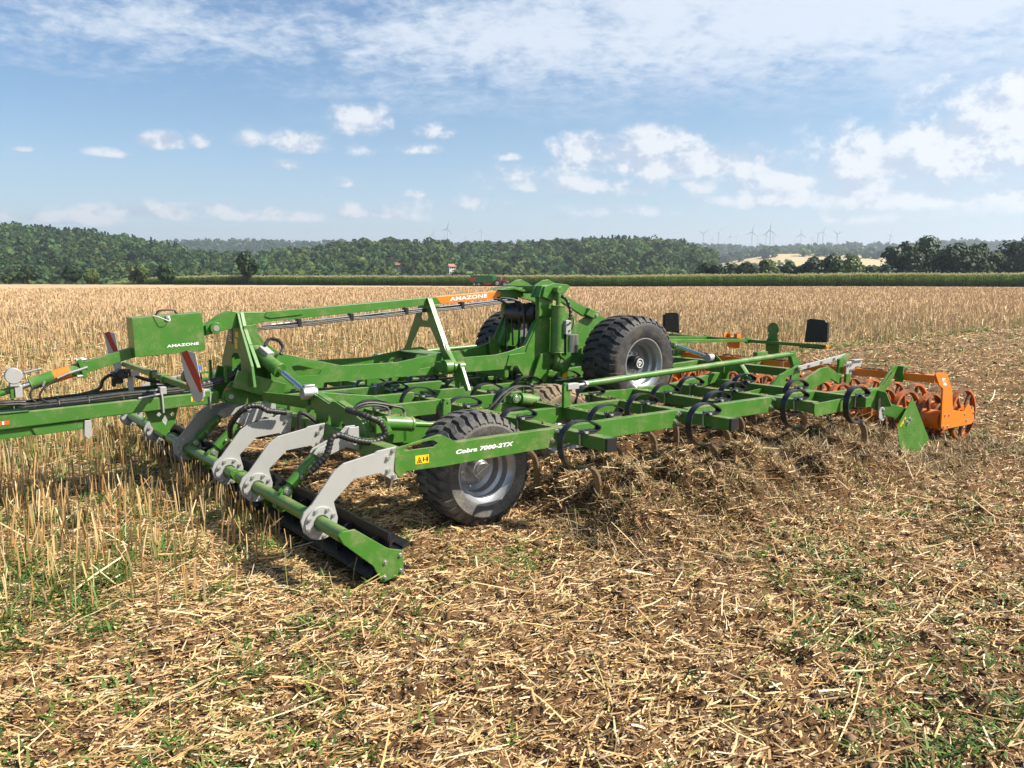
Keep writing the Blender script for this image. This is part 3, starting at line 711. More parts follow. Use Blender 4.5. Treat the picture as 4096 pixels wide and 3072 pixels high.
        return s
    def build(s, name, m, parent=None, bevel=0.0, label=None):
        if name in SPLIT: return s.build_split(SPLIT[name], m, parent, bevel)
        bmesh.ops.recalc_face_normals(s.bm, faces=s.bm.faces)
        me = bpy.data.meshes.new(name); s.bm.to_mesh(me); s.bm.free()
        me.materials.append(m)
        if any(p.use_smooth for p in me.polygons):
            for p in me.polygons: p.use_smooth = True
            me.set_sharp_from_angle(angle=rad(38))
        o = bpy.data.objects.new(name, me); COL.objects.link(o); o.parent = parent
        if bevel > 0:
            b = o.modifiers.new('bevel', 'BEVEL'); b.width = bevel; b.segments = 2; b.limit_method = 'ANGLE'; b.angle_limit = rad(50)
        if label: o['label'] = label
        return o
def dup(o, parent, loc=None):
    c = o.copy(); COL.objects.link(c); c.parent = parent
    if loc is not None: c.location = loc
    for ch in o.children:
        d = ch.copy(); COL.objects.link(d); d.parent = c
        for g in ch.children:
            e = g.copy(); COL.objects.link(e); e.parent = d
    return c
def text(name, body, m, parent, p, du, height, sx=1.25, shear=0.0, bold=.012, slope=0.0, ax='v'):
    """lettering in the plane v = const reading rearwards, p = lower left corner (u, v, w)"""
    cu = bpy.data.curves.new(name, 'FONT'); cu.body = body; cu.size = 1; cu.shear = shear; cu.offset = bold; cu.extrude = .004; cu.space_character = 1.06
    t = bpy.data.objects.new(name, cu); COL.objects.link(t)
    dg = bpy.context.evaluated_depsgraph_get(); me = bpy.data.meshes.new_from_object(t.evaluated_get(dg)); bpy.data.objects.remove(t)
    xs = [v.co.x for v in me.vertices]; ys = [v.co.y for v in me.vertices]; x0, x1, y0, y1 = min(xs), max(xs), min(ys), max(ys)
    for v in me.vertices:
        a = (v.co.x - x0) / (x1 - x0) * du; h = (v.co.y - y0) / (y1 - y0) * height
        v.co = L3((p[0] + a, p[1] + .0012 + (.0010 if v.co.z > 0 else 0), p[2] + h + a * slope))
    me.update(); me.materials.clear(); me.materials.append(m)
    o = bpy.data.objects.new(name, me); COL.objects.link(o); o.parent = parent; return o
ROOT = empty('cultivator', (ORG[0], ORG[1], 0), MROT)
tag(ROOT, 'large green trailed cultivator with grey knife roller arms and orange packer rollers working the field', 'cultivator')
G, GD, OR, GV, ST, BK = M['green'], M['green_dusty'], M['orange'], M['galv'], M['steel'], M['black']
def part(mb, name, m, parent=ROOT, bevel=.004, label=None): return mb.build(name, m, parent, bevel, label)
def sticker(parent, u0, u1, v, w0, w1, slope=0.0, figs=True, name='warning_sticker'):
    e = .0015
    s_ = MB().prism([(u0, w0), (u1, w0 + slope * (u1 - u0)), (u1, w1 + slope * (u1 - u0)), (u0, w1)], v + e, v + e + .0012, 'v').build(name, M['yellow'], parent)
    if figs:
        W_ = u1 - u0; H_ = w1 - w0; v1 = v + e + .002; mb = MB(); f = lambda a, b: (u0 + a * W_, w0 + b * H_ + slope * a * W_)
        mb.prism([f(.10, .12), f(.48, .12), f(.29, .85)], v1, v1 + .0008, 'v', [[f(.17, .19), f(.41, .19), f(.29, .68)]])
        mb.prism([f(.25, .25), f(.33, .25), f(.35, .4), f(.27, .45)], v1, v1 + .0008, 'v')
        mb.prism([f(.56, .25), f(.63, .25), f(.63, .75), f(.56, .75)], v1, v1 + .0008, 'v')
        mb.prism([f(.66, .42), f(.78, .42), f(.78, .50), f(.66, .50)], v1, v1 + .0008, 'v')
        mb.prism([f(.82, .2), f(.86, .2), f(.87, .45), f(.88, .2), f(.92, .2), f(.93, .7), f(.81, .7)], v1, v1 + .0008, 'v')
        mb.prism([f(.84, .74), f(.90, .74), f(.90, .88), f(.84, .88)], v1, v1 + .0008, 'v')
        mb.build('pictogram', M['ink'], s_)
    return s_
# ---- main frame: two side plates with the rear towers -------------------------------------------------------
plate = [(.40, 1.06), (.39, 1.40), (.53, 1.415), (1.19, 1.245), (1.87, 1.24), (2.48, 1.32), (2.63, 1.33), (2.79, 1.242), (3.24, 1.247), (3.45, 1.277), (3.70, 1.335), (3.72, 1.36), (3.905, 1.66), (3.905, 1.75), (3.88, 1.93), (3.92, 1.96),
         (4.13, 1.95), (4.14, 1.20), (4.05, .90), (3.70, .90), (3.672, .938), (3.564, 1.096), (3.392, 1.107), (3.367, 1.059), (2.62, 1.062), (.977, 1.076), (.966, 1.018), (.434, 1.045)]
h1 = [(.615, 1.273), (.69, 1.282), (.953, 1.21), (.917, 1.163), (.681, 1.166)]; h2 = [(2.17, 1.172), (2.187, 1.19), (2.388, 1.213), (2.364, 1.159), (2.166, 1.148)]
for s in (1, -1):
    lr = lambda a, b: (a, b) if s > 0 else (-b, -a)
    o = part(MB().prism(plate, *lr(.355, .38), 'v', [h1, h2]), 'main_frame_plate', G, bevel=.003)
    part(MB().prism([(3.445, 1.236), (3.70, 1.25), (3.735, 1.34), (3.93, 1.66), (4.12, 1.66), (4.12, 1.22), (3.98, .93), (3.70, .93), (3.672, .945), (3.564, 1.09), (3.40, 1.10)], *lr(.380, .395), 'v'), 'reinforcement_plate', G, o, .003)
    part(MB().prism([(3.905, 1.70), (4.13, 1.70), (4.13, 1.96), (3.90, 1.96)], *lr(.33, .41), 'v').prism([(3.74, 1.30), (3.925, 1.66), (3.925, 1.72), (4.12, 1.72), (4.12, 1.26)], *lr(.25, .3545), 'v'), 'tower', G)
    part(MB().prism([(3.96, 2.077), (3.925, 1.95), (4.067, 1.90), (4.151, 1.935), (4.242, 1.94), (4.379, 2.079), (4.333, 2.101), (4.218, 2.11), (4.116, 2.123)], *lr(.42, .455), 'v'), 'tower_head', G)
    part(MB().prism([(3.92, 2.09), (3.87, 1.94), (4.06, 1.93), (4.2, 1.945), (4.34, 2.07), (4.27, 2.11), (4.14, 2.165), (4.05, 2.155)], *lr(.27, .30), 'v').prism([(3.94, 2.085), (3.885, 1.945), (4.0, 1.93), (4.12, 1.94), (4.12, 2.11)], *lr(.30, .42), 'v'), 'tower_head', G)
    part(MB().prism([(3.886, 1.224), (4.042, 1.25), (4.077, 1.169), (3.97, .86), (3.734, .86)], *lr(.44, .47), 'v'), 'tower_brace', G)
    part(MB().beam((3.50, s * .2, .85), (3.44, s * .33, 1.1), .05, .09), 'tower_brace', G)
    # lift cylinder on the tower
    c = part(MB().cyl((4.10, s * .53, 1.25), (4.115, s * .53, 1.825), .088, n=28).cyl((4.10, s * .53, 1.235), (4.10, s * .53, 1.25), .095, n=28).cyl((4.115, s * .53, 1.825), (4.115, s * .53, 1.838), .094, n=28), 'lift_cylinder', G)
    part(MB().cyl((4.115, s * .53, 1.83), (4.12, s * .53, 2.03), .03).cyl((4.12, s * .45, 2.03), (4.12, s * .56, 2.03), .045).cyl((4.10, s * .53, 1.05), (4.10, s * .53, 1.24), .04).cyl((4.13, s * .45, 1.05), (4.13, s * .62, 1.05), .06), 'piston_rod', G, c)
    part(MB().cyl((4.18, s * .45, 2.03), (4.18, s * .50, 2.03), .05), 'pin', G)
    # valve block and accumulator on the tower side
    if s > 0:
        vb = part(MB().box(4.14, 4.225, .60, .66, 1.475, 1.655), 'valve_block', GV, bevel=.004)
        part(MB().cyl((4.19, .66, 1.52), (4.19, .672, 1.52), .012, n=6).cyl((4.165, .66, 1.60), (4.165, .672, 1.60), .012, n=6).cyl((4.2, .66, 1.62), (4.2, .672, 1.62), .012, n=6), 'bolts', BK, vb, 0)
        mb = MB(); mb.cyl((4.29, .62, 1.24), (4.29, .62, 1.285), .068)
        for k in range(11): mb.cyl((4.29, .62, 1.287 + k * .0165), (4.29, .62, 1.299 + k * .0165), .07, n=28); mb.cyl((4.29, .62, 1.283 + k * .0165), (4.29, .62, 1.303 + k * .0165), .064, n=28)
        mb.cyl((4.2, .62, 1.455), (4.2, .62, 1.50), .02).cyl((4.2, .62, 1.50), (4.2, .62, 1.54), .012)
        part(mb, 'pressure_filter', ST, vb, 0)
        part(MB().box(4.14, 4.20, .58, .60, 1.20, 1.48), 'filter_bracket', BK, vb)
        part(MB().tube([(4.13, .50, 1.98), (4.20, .58, 1.92), (4.235, .62, 1.80), (4.23, .64, 1.70), (4.21, .64, 1.65)], .022, 10, ribs=.12), 'hose', M['hose'])
        part(MB().tube([(4.21, .64, 1.72), (4.26, .66, 1.66), (4.25, .66, 1.58), (4.24, .64, 1.52)], .008), 'hose', M['hose'])
    # wheel lifting arms behind the towers
    arm = part(MB().prism([(4.14, 2.0), (4.37, 1.968), (4.77, 1.79), (4.73, 1.676), (4.349, 1.87), (4.14, 1.92)], *lr(.28, .34), 'v'), 'lifting_arm', G)
    part(MB().prism([(4.718, 1.694), (4.79, 1.79), (4.95, 1.73), (4.945, 1.68), (4.878, 1.635)], *lr(.27, .40), 'v'), 'pivot_housing', G, arm, .012)
    part(MB().cyl((4.896, s * .40, 1.689), (4.896, s * .412, 1.689), .024).cyl((4.896, s * .412, 1.689), (4.896, s * .42, 1.689), .012, n=6), 'pin', ST, arm, 0)
    ap = part(MB().prism([(4.45, 1.52), (4.776, 1.659), (4.97, 1.71), (5.13, 1.64), (5.02, 1.45), (4.90, 1.12), (4.74, 1.0), (4.55, 1.02), (4.42, 1.10), (4.30, 1.19), (4.42, 1.30)], *lr(.28, .325), 'v'), 'axle_arm', G)
    part(MB().prism([(4.132, 1.107), (4.291, 1.193), (4.443, 1.30), (4.443, 1.20), (4.303, 1.15), (4.235, 1.04), (4.145, .93), (4.054, .938)], *lr(.58, .62), 'v').cyl((4.12, s * .50, 1.04), (4.12, s * .66, 1.04), .05), 'axle_bracket', G)
    sticker(ROOT, 4.12, 4.21, .62 if s > 0 else -.58, .90, .97, .3, False)
    part(MB().beam((4.3, s * .6, 1.17), (4.7, s * .6, 1.10), .07, .14), 'axle_swing_arm', G)
part(MB().cyl((4.74, -.96, 1.13), (4.74, .96, 1.13), .07), 'axle', G)
part(MB().box(3.93, 4.10, -.268, .268, 1.985, 2.085), 'tower_crossbeam', G)
part(MB().box(4.12, 4.2, -.25, .25, 1.2, 1.4).box(.40, .43, -.354, .354, 1.06, 1.38).box(2.3, 2.6, -.354, .354, 1.285, 1.30).box(3.40, 3.46, -.354, .354, .95, 1.1), 'frame_cross_member', G)
mb = MB().lathe((3.98, 0, 1.72), [(0, -.30), (.09, -.295), (.135, -.25), (.137, 0), (.135, .25), (.09, .295), (0, .30)], 32)
part(mb, 'air_tank', BK, bevel=0)
part(MB().box(3.93, 4.03, -.16, -.12, 1.5, 1.87).box(3.93, 4.03, .12, .16, 1.5, 1.87), 'tank_bracket', BK)
for k, (a, b, c, d) in enumerate([(3.82, .05, 1.9, 1.25), (3.85, -.1, 1.95, 1.3), (3.80, .15, 1.93, 1.15), (3.84, -.2, 1.9, 1.1)]):
    part(MB().tube([(a - .3, b * .3, c + .01), (a, b, c - .06), (a + .03, b * 1.3, (c + d) / 2), (a + .02, b, d)], .013), 'hydraulic_hose', M['hose'])
part(MB().cyl((3.70, .20, 1.18), (3.70, .30, 1.18), .035).prism([(3.62, 1.42), (3.72, 1.36), (3.78, 1.33), (3.80, 1.20), (3.70, 1.10), (3.62, 1.20)], -.30, -.27, 'v'), 'tower_stop', G)
# ---- upper boom -----------------------------------------------------------------------------------------------
bt = lambda u: 1.818 + (u - .314) * .0608 + (.004 if u > 2.5 else 0); bb = lambda u: 1.712 + (u - .285) * .0686
part(MB().prism([(.28, bb(.28)), (3.56, bb(3.56)), (3.70, 1.925), (3.92, 1.945), (3.94, 2.06), (3.70, 2.058), (3.56, bt(3.56)), (.30, bt(.3))], -.055, .055, 'v'), 'upper_boom', G)
ob = part(MB().prism([(2.664, bb(2.664) - .002), (3.535, bb(3.535) - .002), (3.568, bt(3.568) + .002), (2.584, bt(2.584) + .002)], -.057, .057, 'v'), 'orange_boom_band', OR)
text('lettering', 'AMAZONE', M['white'], ob, (2.79, .057, 1.906), .555, .047, bold=.028, slope=.0655)
part(MB().prism([(3.50, 2.035), (3.62, 2.07), (3.72, 2.075), (3.95, 2.02), (3.93, 1.99), (3.72, 2.04), (3.6, 2.03)], -.14, .14, 'v'), 'boom_head', G)
part(MB().prism([(.47, 1.785), (.50, 1.838), (.86, 1.858), (.90, 1.80), (.86, 1.79), (.53, 1.765)], .056, .068, 'v'), 'boom_patch', G)
for k, (dv, dw, m, r) in enumerate([(.035, -.035, M['chrome'], .0085), (.015, -.040, M['chrome'], .0085), (.045, -.055, M['hose'], .011), (.02, -.062, M['hose'], .011), (-.005, -.058, M['hose'], .010), (.05, -.07, M['hose'], .009)]):
    pts_ = [(u, dv, bb(u) + dw + (0 if m is M['chrome'] else -.012 * abs(math.sin(u * 3.1 + k)))) for u in np.linspace(.45 - (0 if k < 2 else .12), 3.85, 22)]
    part(MB().tube(pts_, r, 8, 3), 'oil_pipe' if k < 2 else 'hydraulic_hose', m, bevel=0)
mb = MB()
for u in (.86, 1.48, 2.19, 2.98): mb.box(u - .022, u + .022, -.02, .06, bb(u) - .085, bb(u) - .0)
part(mb, 'pipe_clamps', BK)
mb = MB()
for u, k in ((.55, 0), (.62, 0), (.70, 0)): mb.cyl((u, .035, bb(u) - .035), (u + .05, .035, bb(u + .05) - .035), .013, n=10)
part(mb, 'pipe_fitting', ST, bevel=0)
# A-shaped support under the boom
afr = [(.08, 1.95), (.20, 1.76), (.41, 1.44), (.455, 1.36), (.60, 1.235), (.41, 1.235), (.33, 1.37), (.13, 1.60), (-.13, 1.60), (-.33, 1.37), (-.41, 1.235), (-.60, 1.235), (-.455, 1.36), (-.41, 1.44), (-.20, 1.76), (-.08, 1.95)]
part(MB().prism(afr, 2.46, 2.475, 'u', [[(-.06, 1.68), (.06, 1.68), (.09, 1.72), (.05, 1.80), (-.05, 1.80), (-.09, 1.72)]]), 'boom_support', G, bevel=.002)
mb = MB()
for s in (1, -1): mb.beam((2.50, s * .075, 1.94), (2.50, s * .425, 1.41), .05, .014).beam((2.50, s * .425, 1.41), (2.50, s * .475, 1.34), .05, .014).beam((2.50, s * .475, 1.34), (2.50, s * .61, 1.20), .05, .014); mb.box(2.53, 2.60, s * .10 - .01, s * .10 + .02, bb(2.56) - .03, bb(2.56) - .001)
part(mb, 'boom_support_flange', G)
for s in (1, -1):   # pivot barrel and transport hook beside the support
    part(MB().cyl((2.37, s * .56, 1.165), (2.47, s * .56, 1.165), .085, n=24).cyl((2.47, s * .60, 1.165), (2.62, s * .60, 1.165), .058, n=24).box(2.36, 2.44, s * .47 - .09, s * .47 + .09, 1.10, 1.22), 'pivot_barrel', G)
    part(MB().cyl((2.54, s * .66, 1.165), (2.54, s * .668, 1.165), .024).cyl((2.54, s * .668, 1.165), (2.54, s * .675, 1.165), .012, n=6), 'pin', ST, bevel=0)
    part(MB().prism([(s * .53, 1.13), (s * .58, 1.20), (s * .68, 1.21), (s * .71, 1.12), (s * .84, .92), (s * .80, .90), (s * .72, .98), (s * .68, 1.0), (s * .66, .92), (s * .575, .92), (s * .57, 1.02)], 2.515, 2.53, 'u').beam((2.54, s * .70, 1.17), (2.54, s * .845, .91), .04, .012), 'transport_hook', G)
# ---- front mast -------------------------------------------------------------------------------------------------
mo = [(-.08, 1.83), (.10, 1.83), (.19, 1.66), (.45, 1.31), (.50, 1.10), (-.50, 1.10), (-.45, 1.31), (-.19, 1.66)]
part(MB().prism(mo, .17, .20, 'u', [[(-.13, 1.22), (.14, 1.20), (.14, 1.36), (.07, 1.41), (-.06, 1.41), (-.13, 1.36)]]), 'mast', GD)
mb = MB()
for s in (1,): mb.beam((.218, s * .10, 1.835), (.218, s * .19, 1.66), .04, .018).beam((.218, s * .19, 1.66), (.225, s * .30, 1.51), .04, .018).beam((.225, s * .30, 1.51), (.24, s * .47, 1.29), .04, .018)
part(mb, 'mast_flange', G)
part(MB().prism([(.20, 1.70), (.335, 1.715), (.345, 1.63), (.41, 1.53), (.56, 1.42), (.56, 1.06), (.20, 1.06)], .17, .195, 'v').prism([(.20, 1.70), (.335, 1.715), (.345, 1.63), (.41, 1.53), (.56, 1.42), (.56, 1.06), (.20, 1.06)], -.195, -.17, 'v'), 'mast_gusset', G)
for v0, v1 in ((.055, .085), (-.085, -.055)):
    part(MB().prism([(-.15, 1.72), (-.08, 1.744), (.025, 1.813), (.123, 1.856), (.178, 1.838), (.46, 1.832), (.46, 1.73), (.12, 1.67), (-.038, 1.64), (-.141, 1.612)], v0, v1, 'v'), 'mast_head_plate', G)
part(MB().cyl((-.055, -.12, 1.684), (-.055, .125, 1.684), .058, n=28), 'head_pin', G)
part(MB().cyl((-.055, .126, 1.684), (-.055, .13, 1.684), .030), 'pin_end', ST, bevel=0)
part(MB().prism([(-.20, 1.50), (-.07, 1.50), (-.07, 1.66), (-.20, 1.66)], .169 - .004, .169, 'u'), 'type_plate', M['plate_dark'], bevel=0)
mb = MB()
for v0, w0, w1 in ((.03, 1.58, 1.635), (.0, 1.515, 1.565), (.0, 1.46, 1.51)): mb.prism([(v0, w0), (v0 + .085, w0), (v0 + .085, w1), (v0, w1)], .165, .169, 'u')
part(mb, 'warning_stickers', M['yellow'], bevel=0)
mb = MB()
for k in range(6): mb.prism([(-.18, 1.53 + k * .02), (-.10 - .02 * (k % 3), 1.53 + k * .02), (-.10 - .02 * (k % 3), 1.537 + k * .02), (-.18, 1.537 + k * .02)], .1635, .1649, 'u')
part(mb, 'type_plate_print', M['white'], bevel=0)
# front frame cheeks around the hinge of the drawbar
for s in (1, -1):
    lr = lambda a, b: (a, b) if s > 0 else (-b, -a)
    part(MB().prism([(-.053, .985), (-.016, 1.071), (.042, 1.136), (.269, 1.19), (.50, 1.20), (.60, .98), (.274, .90), (.13, .89), (-.022, .939)], *lr(.17, .20), 'v'), 'drawbar_clevis', G)
    part(MB().cyl((.03, s * .20, .99), (.03, s * .225, .99), .06).cyl((.03, s * .225, .99), (.03, s * .228, .99), .026), 'clevis_pin', G)
    if s > 0: part(MB().cyl((.03, .229, .99), (.03, .233, .99), .026), 'pin_end', ST, bevel=0)
    part(MB().beam((.05, s * .30, 1.18), (.50, s * .45, 1.02), .02, .18), 'front_web', G)
sticker(ROOT, .20, .262, .20, 1.04, 1.10, .1, False)
part(MB().box(-.02, .02, .2005, .2018, 1.062, 1.078), 'red_sticker', M['red_sticker'], bevel=0)
# ---- drawbar --------------------------------------------------------------------------------------------------------
part(MB().prism([(-4.6, .80), (-4.6, .935), (-1.98, .993), (-.372, 1.034), (-.05, 1.04), (-.05, .915), (-.378, .908), (-1.98, .849)], -.10, .10, 'v'), 'drawbar', GD, bevel=.01)
part(MB().prism([(-4.5, .73), (-4.5, .80), (-1.98, .846), (-1.25, .865), (-1.25, .785), (-1.98, .758)], -.06, .06, 'v').prism([(-1.70, .765), (-1.74, .845), (-1.27, .858), (-1.27, .785)], .062, .075, 'v'), 'drawbar_stiffener', GD)
part(MB().prism([(-1.30, .865), (-1.245, .862), (-1.243, .71), (-1.277, .68), (-1.31, .72)], .02, .09, 'v'), 'parking_foot', GV)
part(MB().prism([(-2.25, .98), (-2.25, 1.22), (-2.02, 1.22), (-1.955, 1.16), (-2.0, .98)], .05, .08, 'v').prism([(-2.25, .98), (-2.25, 1.22), (-2.02, 1.22), (-1.955, 1.16), (-2.0, .98)], -.08, -.05, 'v').cyl((-2.02, -.09, 1.15), (-2.02, .09, 1.15), .06), 'drawbar_lug', G)
part(MB().prism([(-2.2, .996), (-1.76, 1.005), (-1.74, 1.0), (-1.75, .998), (-2.2, .992)], -.08, .112, 'v'), 'drawbar_cap', G)
rs = part(MB().prism([(-2.1, .888), (-1.905, .896), (-1.905, .93), (-2.1, .922)], .1005, .102, 'v'), 'red_sticker', M['red_sticker'], bevel=0)
part(MB().box(-1.96, -1.945, .1022, .103, .897, .925).box(-2.02, -2.005, .1022, .103, .895, .922), 'sticker_print', M['white'], rs, 0)
part(MB().prism([(-.76, .905), (-.43, .905), (-.467, .74), (-.566, .61), (-.67, .69)], -.02, -.005, 'v', [[(-.64, .84), (-.615, .865), (-.59, .84), (-.615, .815)], [(-.51, .83), (-.485, .855), (-.465, .83), (-.485, .805)], [(-.59, .775), (-.56, .83), (-.535, .775), (-.555, .72)]]), 'support_bracket', G)
for u in (-.61, -.15): part(MB().tube([(u, -.11, 1.05), (u, .10, 1.055), (u + .003, .108, 1.05), (u + .006, .11, .99), (u + .01, .108, .87)], .010, 8, 4), 'u_bolt', GV, bevel=0)
sticker(ROOT, -.33, -.21, .10, .955, 1.005, .03, True)
for k, (dv, dw) in enumerate([(.07, .035), (.045, .035), (.02, .037), (.055, .055), (.03, .058), (-.01, .036), (-.03, .04)]):
    p_ = [(-4.5, dv, 1.02 + dw), (-2.0, dv + .01, .992 + dw + .045), (-1.82, dv, 1.0 + dw), (-1.5, dv, 1.003 + dw), (-1.25, dv, 1.01 + dw), (-.9, dv + .01 * math.sin(k), 1.018 + dw + .01), (-.6, dv, 1.028 + dw), (-.2, dv, 1.05 + dw), (.1, dv * .6, 1.10 + dw)]
    part(MB().tube(p_, .0135, 8, 5), 'hydraulic_hose', M['hose'], bevel=0)
mb = MB()
for u in (-1.86, -1.50, -1.25, -.95): mb.tube([(u, -.04, 1.0 + .04), (u, .0, 1.085), (u, .06, 1.075), (u, .087, 1.03)], .006, 6, 3)
part(mb, 'cable_ties', BK, bevel=0)
part(MB().tube([(-1.60, .05, 1.24), (-1.70, .05, 1.19), (-1.72, .05, 1.12), (-1.66, .05, 1.06), (-1.55, .05, 1.045)], .010).tube([(-1.40, .06, 1.31), (-1.58, .07, 1.22), (-1.65, .08, 1.13), (-1.58, .06, 1.06), (-1.4, .05, 1.05)], .010), 'hydraulic_hose', M['hose'], bevel=0)
part(MB().cyl((-1.60, .055, 1.255), (-1.615, .055, 1.21), .012).cyl((-1.40, .062, 1.315), (-1.50, .065, 1.275), .012).cyl((-1.24, .055, 1.36), (-1.40, .06, 1.315), .015, n=8).cyl((-.80, .05, 1.075), (-.55, .05, 1.10), .016).cyl((-.82, .09, 1.03), (-.62, .09, 1.055), .014), 'hose_fitting', ST, bevel=0)
part(MB().box(-.62, -.56, .02, .11, 1.055, 1.125), 'coupling_block', GV)
part(MB().tube([(-1.25, -.25, 1.07), (-1.10, -.25, 1.11), (-1.06, -.25, 1.19), (-1.0, -.25, 1.235), (-.93, -.25, 1.235)], .016).tube([(-2.0, -.25, 1.02), (-1.6, -.25, 1.05), (-1.25, -.25, 1.07), (-.6, -.2, 1.10), (-.3, -.15, 1.10)], .014).tube([(-.83, -.2, 1.24), (-.65, -.15, 1.17), (-.5, -.1, 1.14), (-.35, -.05, 1.12)], .018), 'air_hose', M['hose'], bevel=0)
mb = MB().box(-.98, -.84, -.30, -.18, 1.20, 1.27).cyl((-.92, -.25, 1.15), (-.92, -.25, 1.22), .045).cyl((-.90, -.28, 1.25), (-.90, -.16, 1.25), .05).cyl((-.96, -.26, 1.12), (-.96, -.26, 1.2), .02).box(-.88, -.82, -.25, -.15, 1.25, 1.295)
part(mb, 'brake_valve', BK, bevel=.006)
part(MB().box(-.84, -.79, -.22, -.20, .98, 1.22).cyl((-.78, -.19, 1.24), (-.78, -.17, 1.24), .04), 'valve_bracket', GV)
part(MB().beam((-2.2, -.32, .95), (-.3, -.32, 1.04), .07, .10), 'drawbar_side_tube', G)
part(MB().lathe((-.24, -.16, 1.17), [(0, -.14), (.06, -.13), (.088, -.08), (.09, .06), (.07, .11), (.03, .14), (0, .14)], 24), 'accumulator', BK, bevel=0)
part(MB().cyl((-.24, -.02, 1.19), (-.24, .03, 1.19), .02).cyl((-.22, .02, 1.262), (-.22, .02, 1.30), .028), 'accumulator_cap', M['blue'], bevel=0)
part(MB().tube([(-.238, .0, 1.10), (-.073, .0, 1.125), (.053, .0, 1.143), (.153, .0, 1.19), (.243, .0, 1.28)], .040, 14, ribs=.06, pitch=.010), 'hose_bundle', M['hose'], bevel=0)
part(MB().box(.02, .05, .06, .08, 1.12, 1.30).box(-.02, .01, -.3, -.28, 1.1, 1.33), 'hose_guide', G)
# ---- top link with tool box ---------------------------------------------------------------------------------------------
ax_ = lambda u: 1.35 + (u + 1.28) * .275
part(MB().beam((-1.27, 0, ax_(-1.27)), (-.09, 0, ax_(-.09)), .09, .10), 'top_link', G)
part(MB().beam((-1.30, 0, ax_(-1.30)), (-1.262, 0, ax_(-1.262)), .13, .185), 'flange', G)
cy = part(MB().cyl((-1.71, 0, ax_(-1.71)), (-1.305, 0, ax_(-1.305)), .058, n=28).cyl((-1.715, 0, ax_(-1.715)), (-1.705, 0, ax_(-1.705)), .062, n=28), 'top_link_cylinder', G)
part(MB().cyl((-1.52, 0, ax_(-1.52)), (-1.38, 0, ax_(-1.38)), .0592, n=28), 'orange_sticker', OR, cy, 0)
part(MB().cyl((-1.90, 0, ax_(-1.90)), (-1.705, 0, ax_(-1.705)), .025), 'piston_rod', M['chrome'], cy, 0)
part(MB().cyl((-2.02, 0, 1.15), (-1.86, 0, ax_(-1.86)), .03).cyl((-2.02, -.05, 1.15), (-2.02, .05, 1.15), .062).box(-1.875, -1.845, -.05, .05, 1.11, 1.30), 'link_end', G)
part(MB().box(-1.84, -1.78, -.045, .06, 1.12, 1.235).cyl((-1.84, -.03, 1.32), (-1.84, .075, 1.32), .07, n=24).box(-1.875, -1.80, -.04, .07, 1.225, 1.30), 'lock_block', GV)
part(MB().cyl((-1.77, 0, 1.335), (-1.62, 0, 1.365), .012).cyl((-1.64, 0, 1.361), (-1.61, 0, 1.367), .017).cyl((-1.75, 0, 1.339), (-1.745, 0, 1.34), .028), 'lock_screw', ST, bevel=0)
mb = MB()
for v in (-.05, .05):
    for q in (-.075, .075): mb.cyl((-1.33, v, ax_(-1.3) + q + .008), (-1.245, v, ax_(-1.25) + q), .015, n=6)
part(mb, 'flange_bolts', ST, bevel=0)
bx = part(MB().prism([(-.852, 1.812), (-.197, 1.847), (-.178, 1.467), (-.84, 1.435)], -.08, .15, 'v'), 'tool_box', G, bevel=.004)
part(MB().tube([(-.61, .04, 1.822), (-.585, .04, 1.862), (-.56, .04, 1.872), (-.50, .04, 1.876), (-.45, .04, 1.876), (-.43, .04, 1.868), (-.405, .04, 1.832)], .009, 8, 4), 'handle', BK, bx, 0)
part(MB().box(-.545, -.505, .151, .166, 1.782, 1.822).cyl((-.525, .166, 1.80), (-.525, .172, 1.80), .012), 'latch', ST, bx)
part(MB().tube([(-.66, .152, 1.832), (-.61, .18, 1.815), (-.56, .20, 1.79), (-.525, .19, 1.775), (-.51, .175, 1.79), (-.52, .17, 1.81)], .0035, 6), 'cable', M['white'], bx, 0)
text('lettering', 'AMAZONE', M['white'], bx, (-.546, .15, 1.514), .304, .027, bold=.03, slope=.05)
# ---- front lighting rail with red-white panels ---------------------------------------------------------------------------
part(MB().box(-.625, -.575, -1.56, 1.56, 1.195, 1.25), 'lighting_rail', GD, bevel=.006)
part(MB().box(-.64, -.56, -.25, -.20, 1.18, 1.262).box(-.64, -.56, .2, .25, 1.18, 1.262).box(-.63, -.57, -.24, -.21, 1.0, 1.2), 'rail_clamp', G)
for s in (1, -1):
    pl_ = part(MB().prism([(-.055, 1.28), (-.105, 1.565), (-.045, 1.592), (.035, 1.57), (.085, 1.245), (.02, 1.235)], -.003, .003, 'u'), 'warning_panel', M['stripes'], bevel=0)
    pl_.location = L3((-.70, s * 1.51, 0)); pl_.rotation_euler = (0, 0, rad(42))
    part(MB().prism([(-.04, 1.265), (.09, 1.25), (.085, 1.19), (.04, 1.15), (-.01, 1.17)], .004, .014, 'u').box(.014, .09, .02, .09, 1.20, 1.26), 'panel_bracket', GV, pl_)
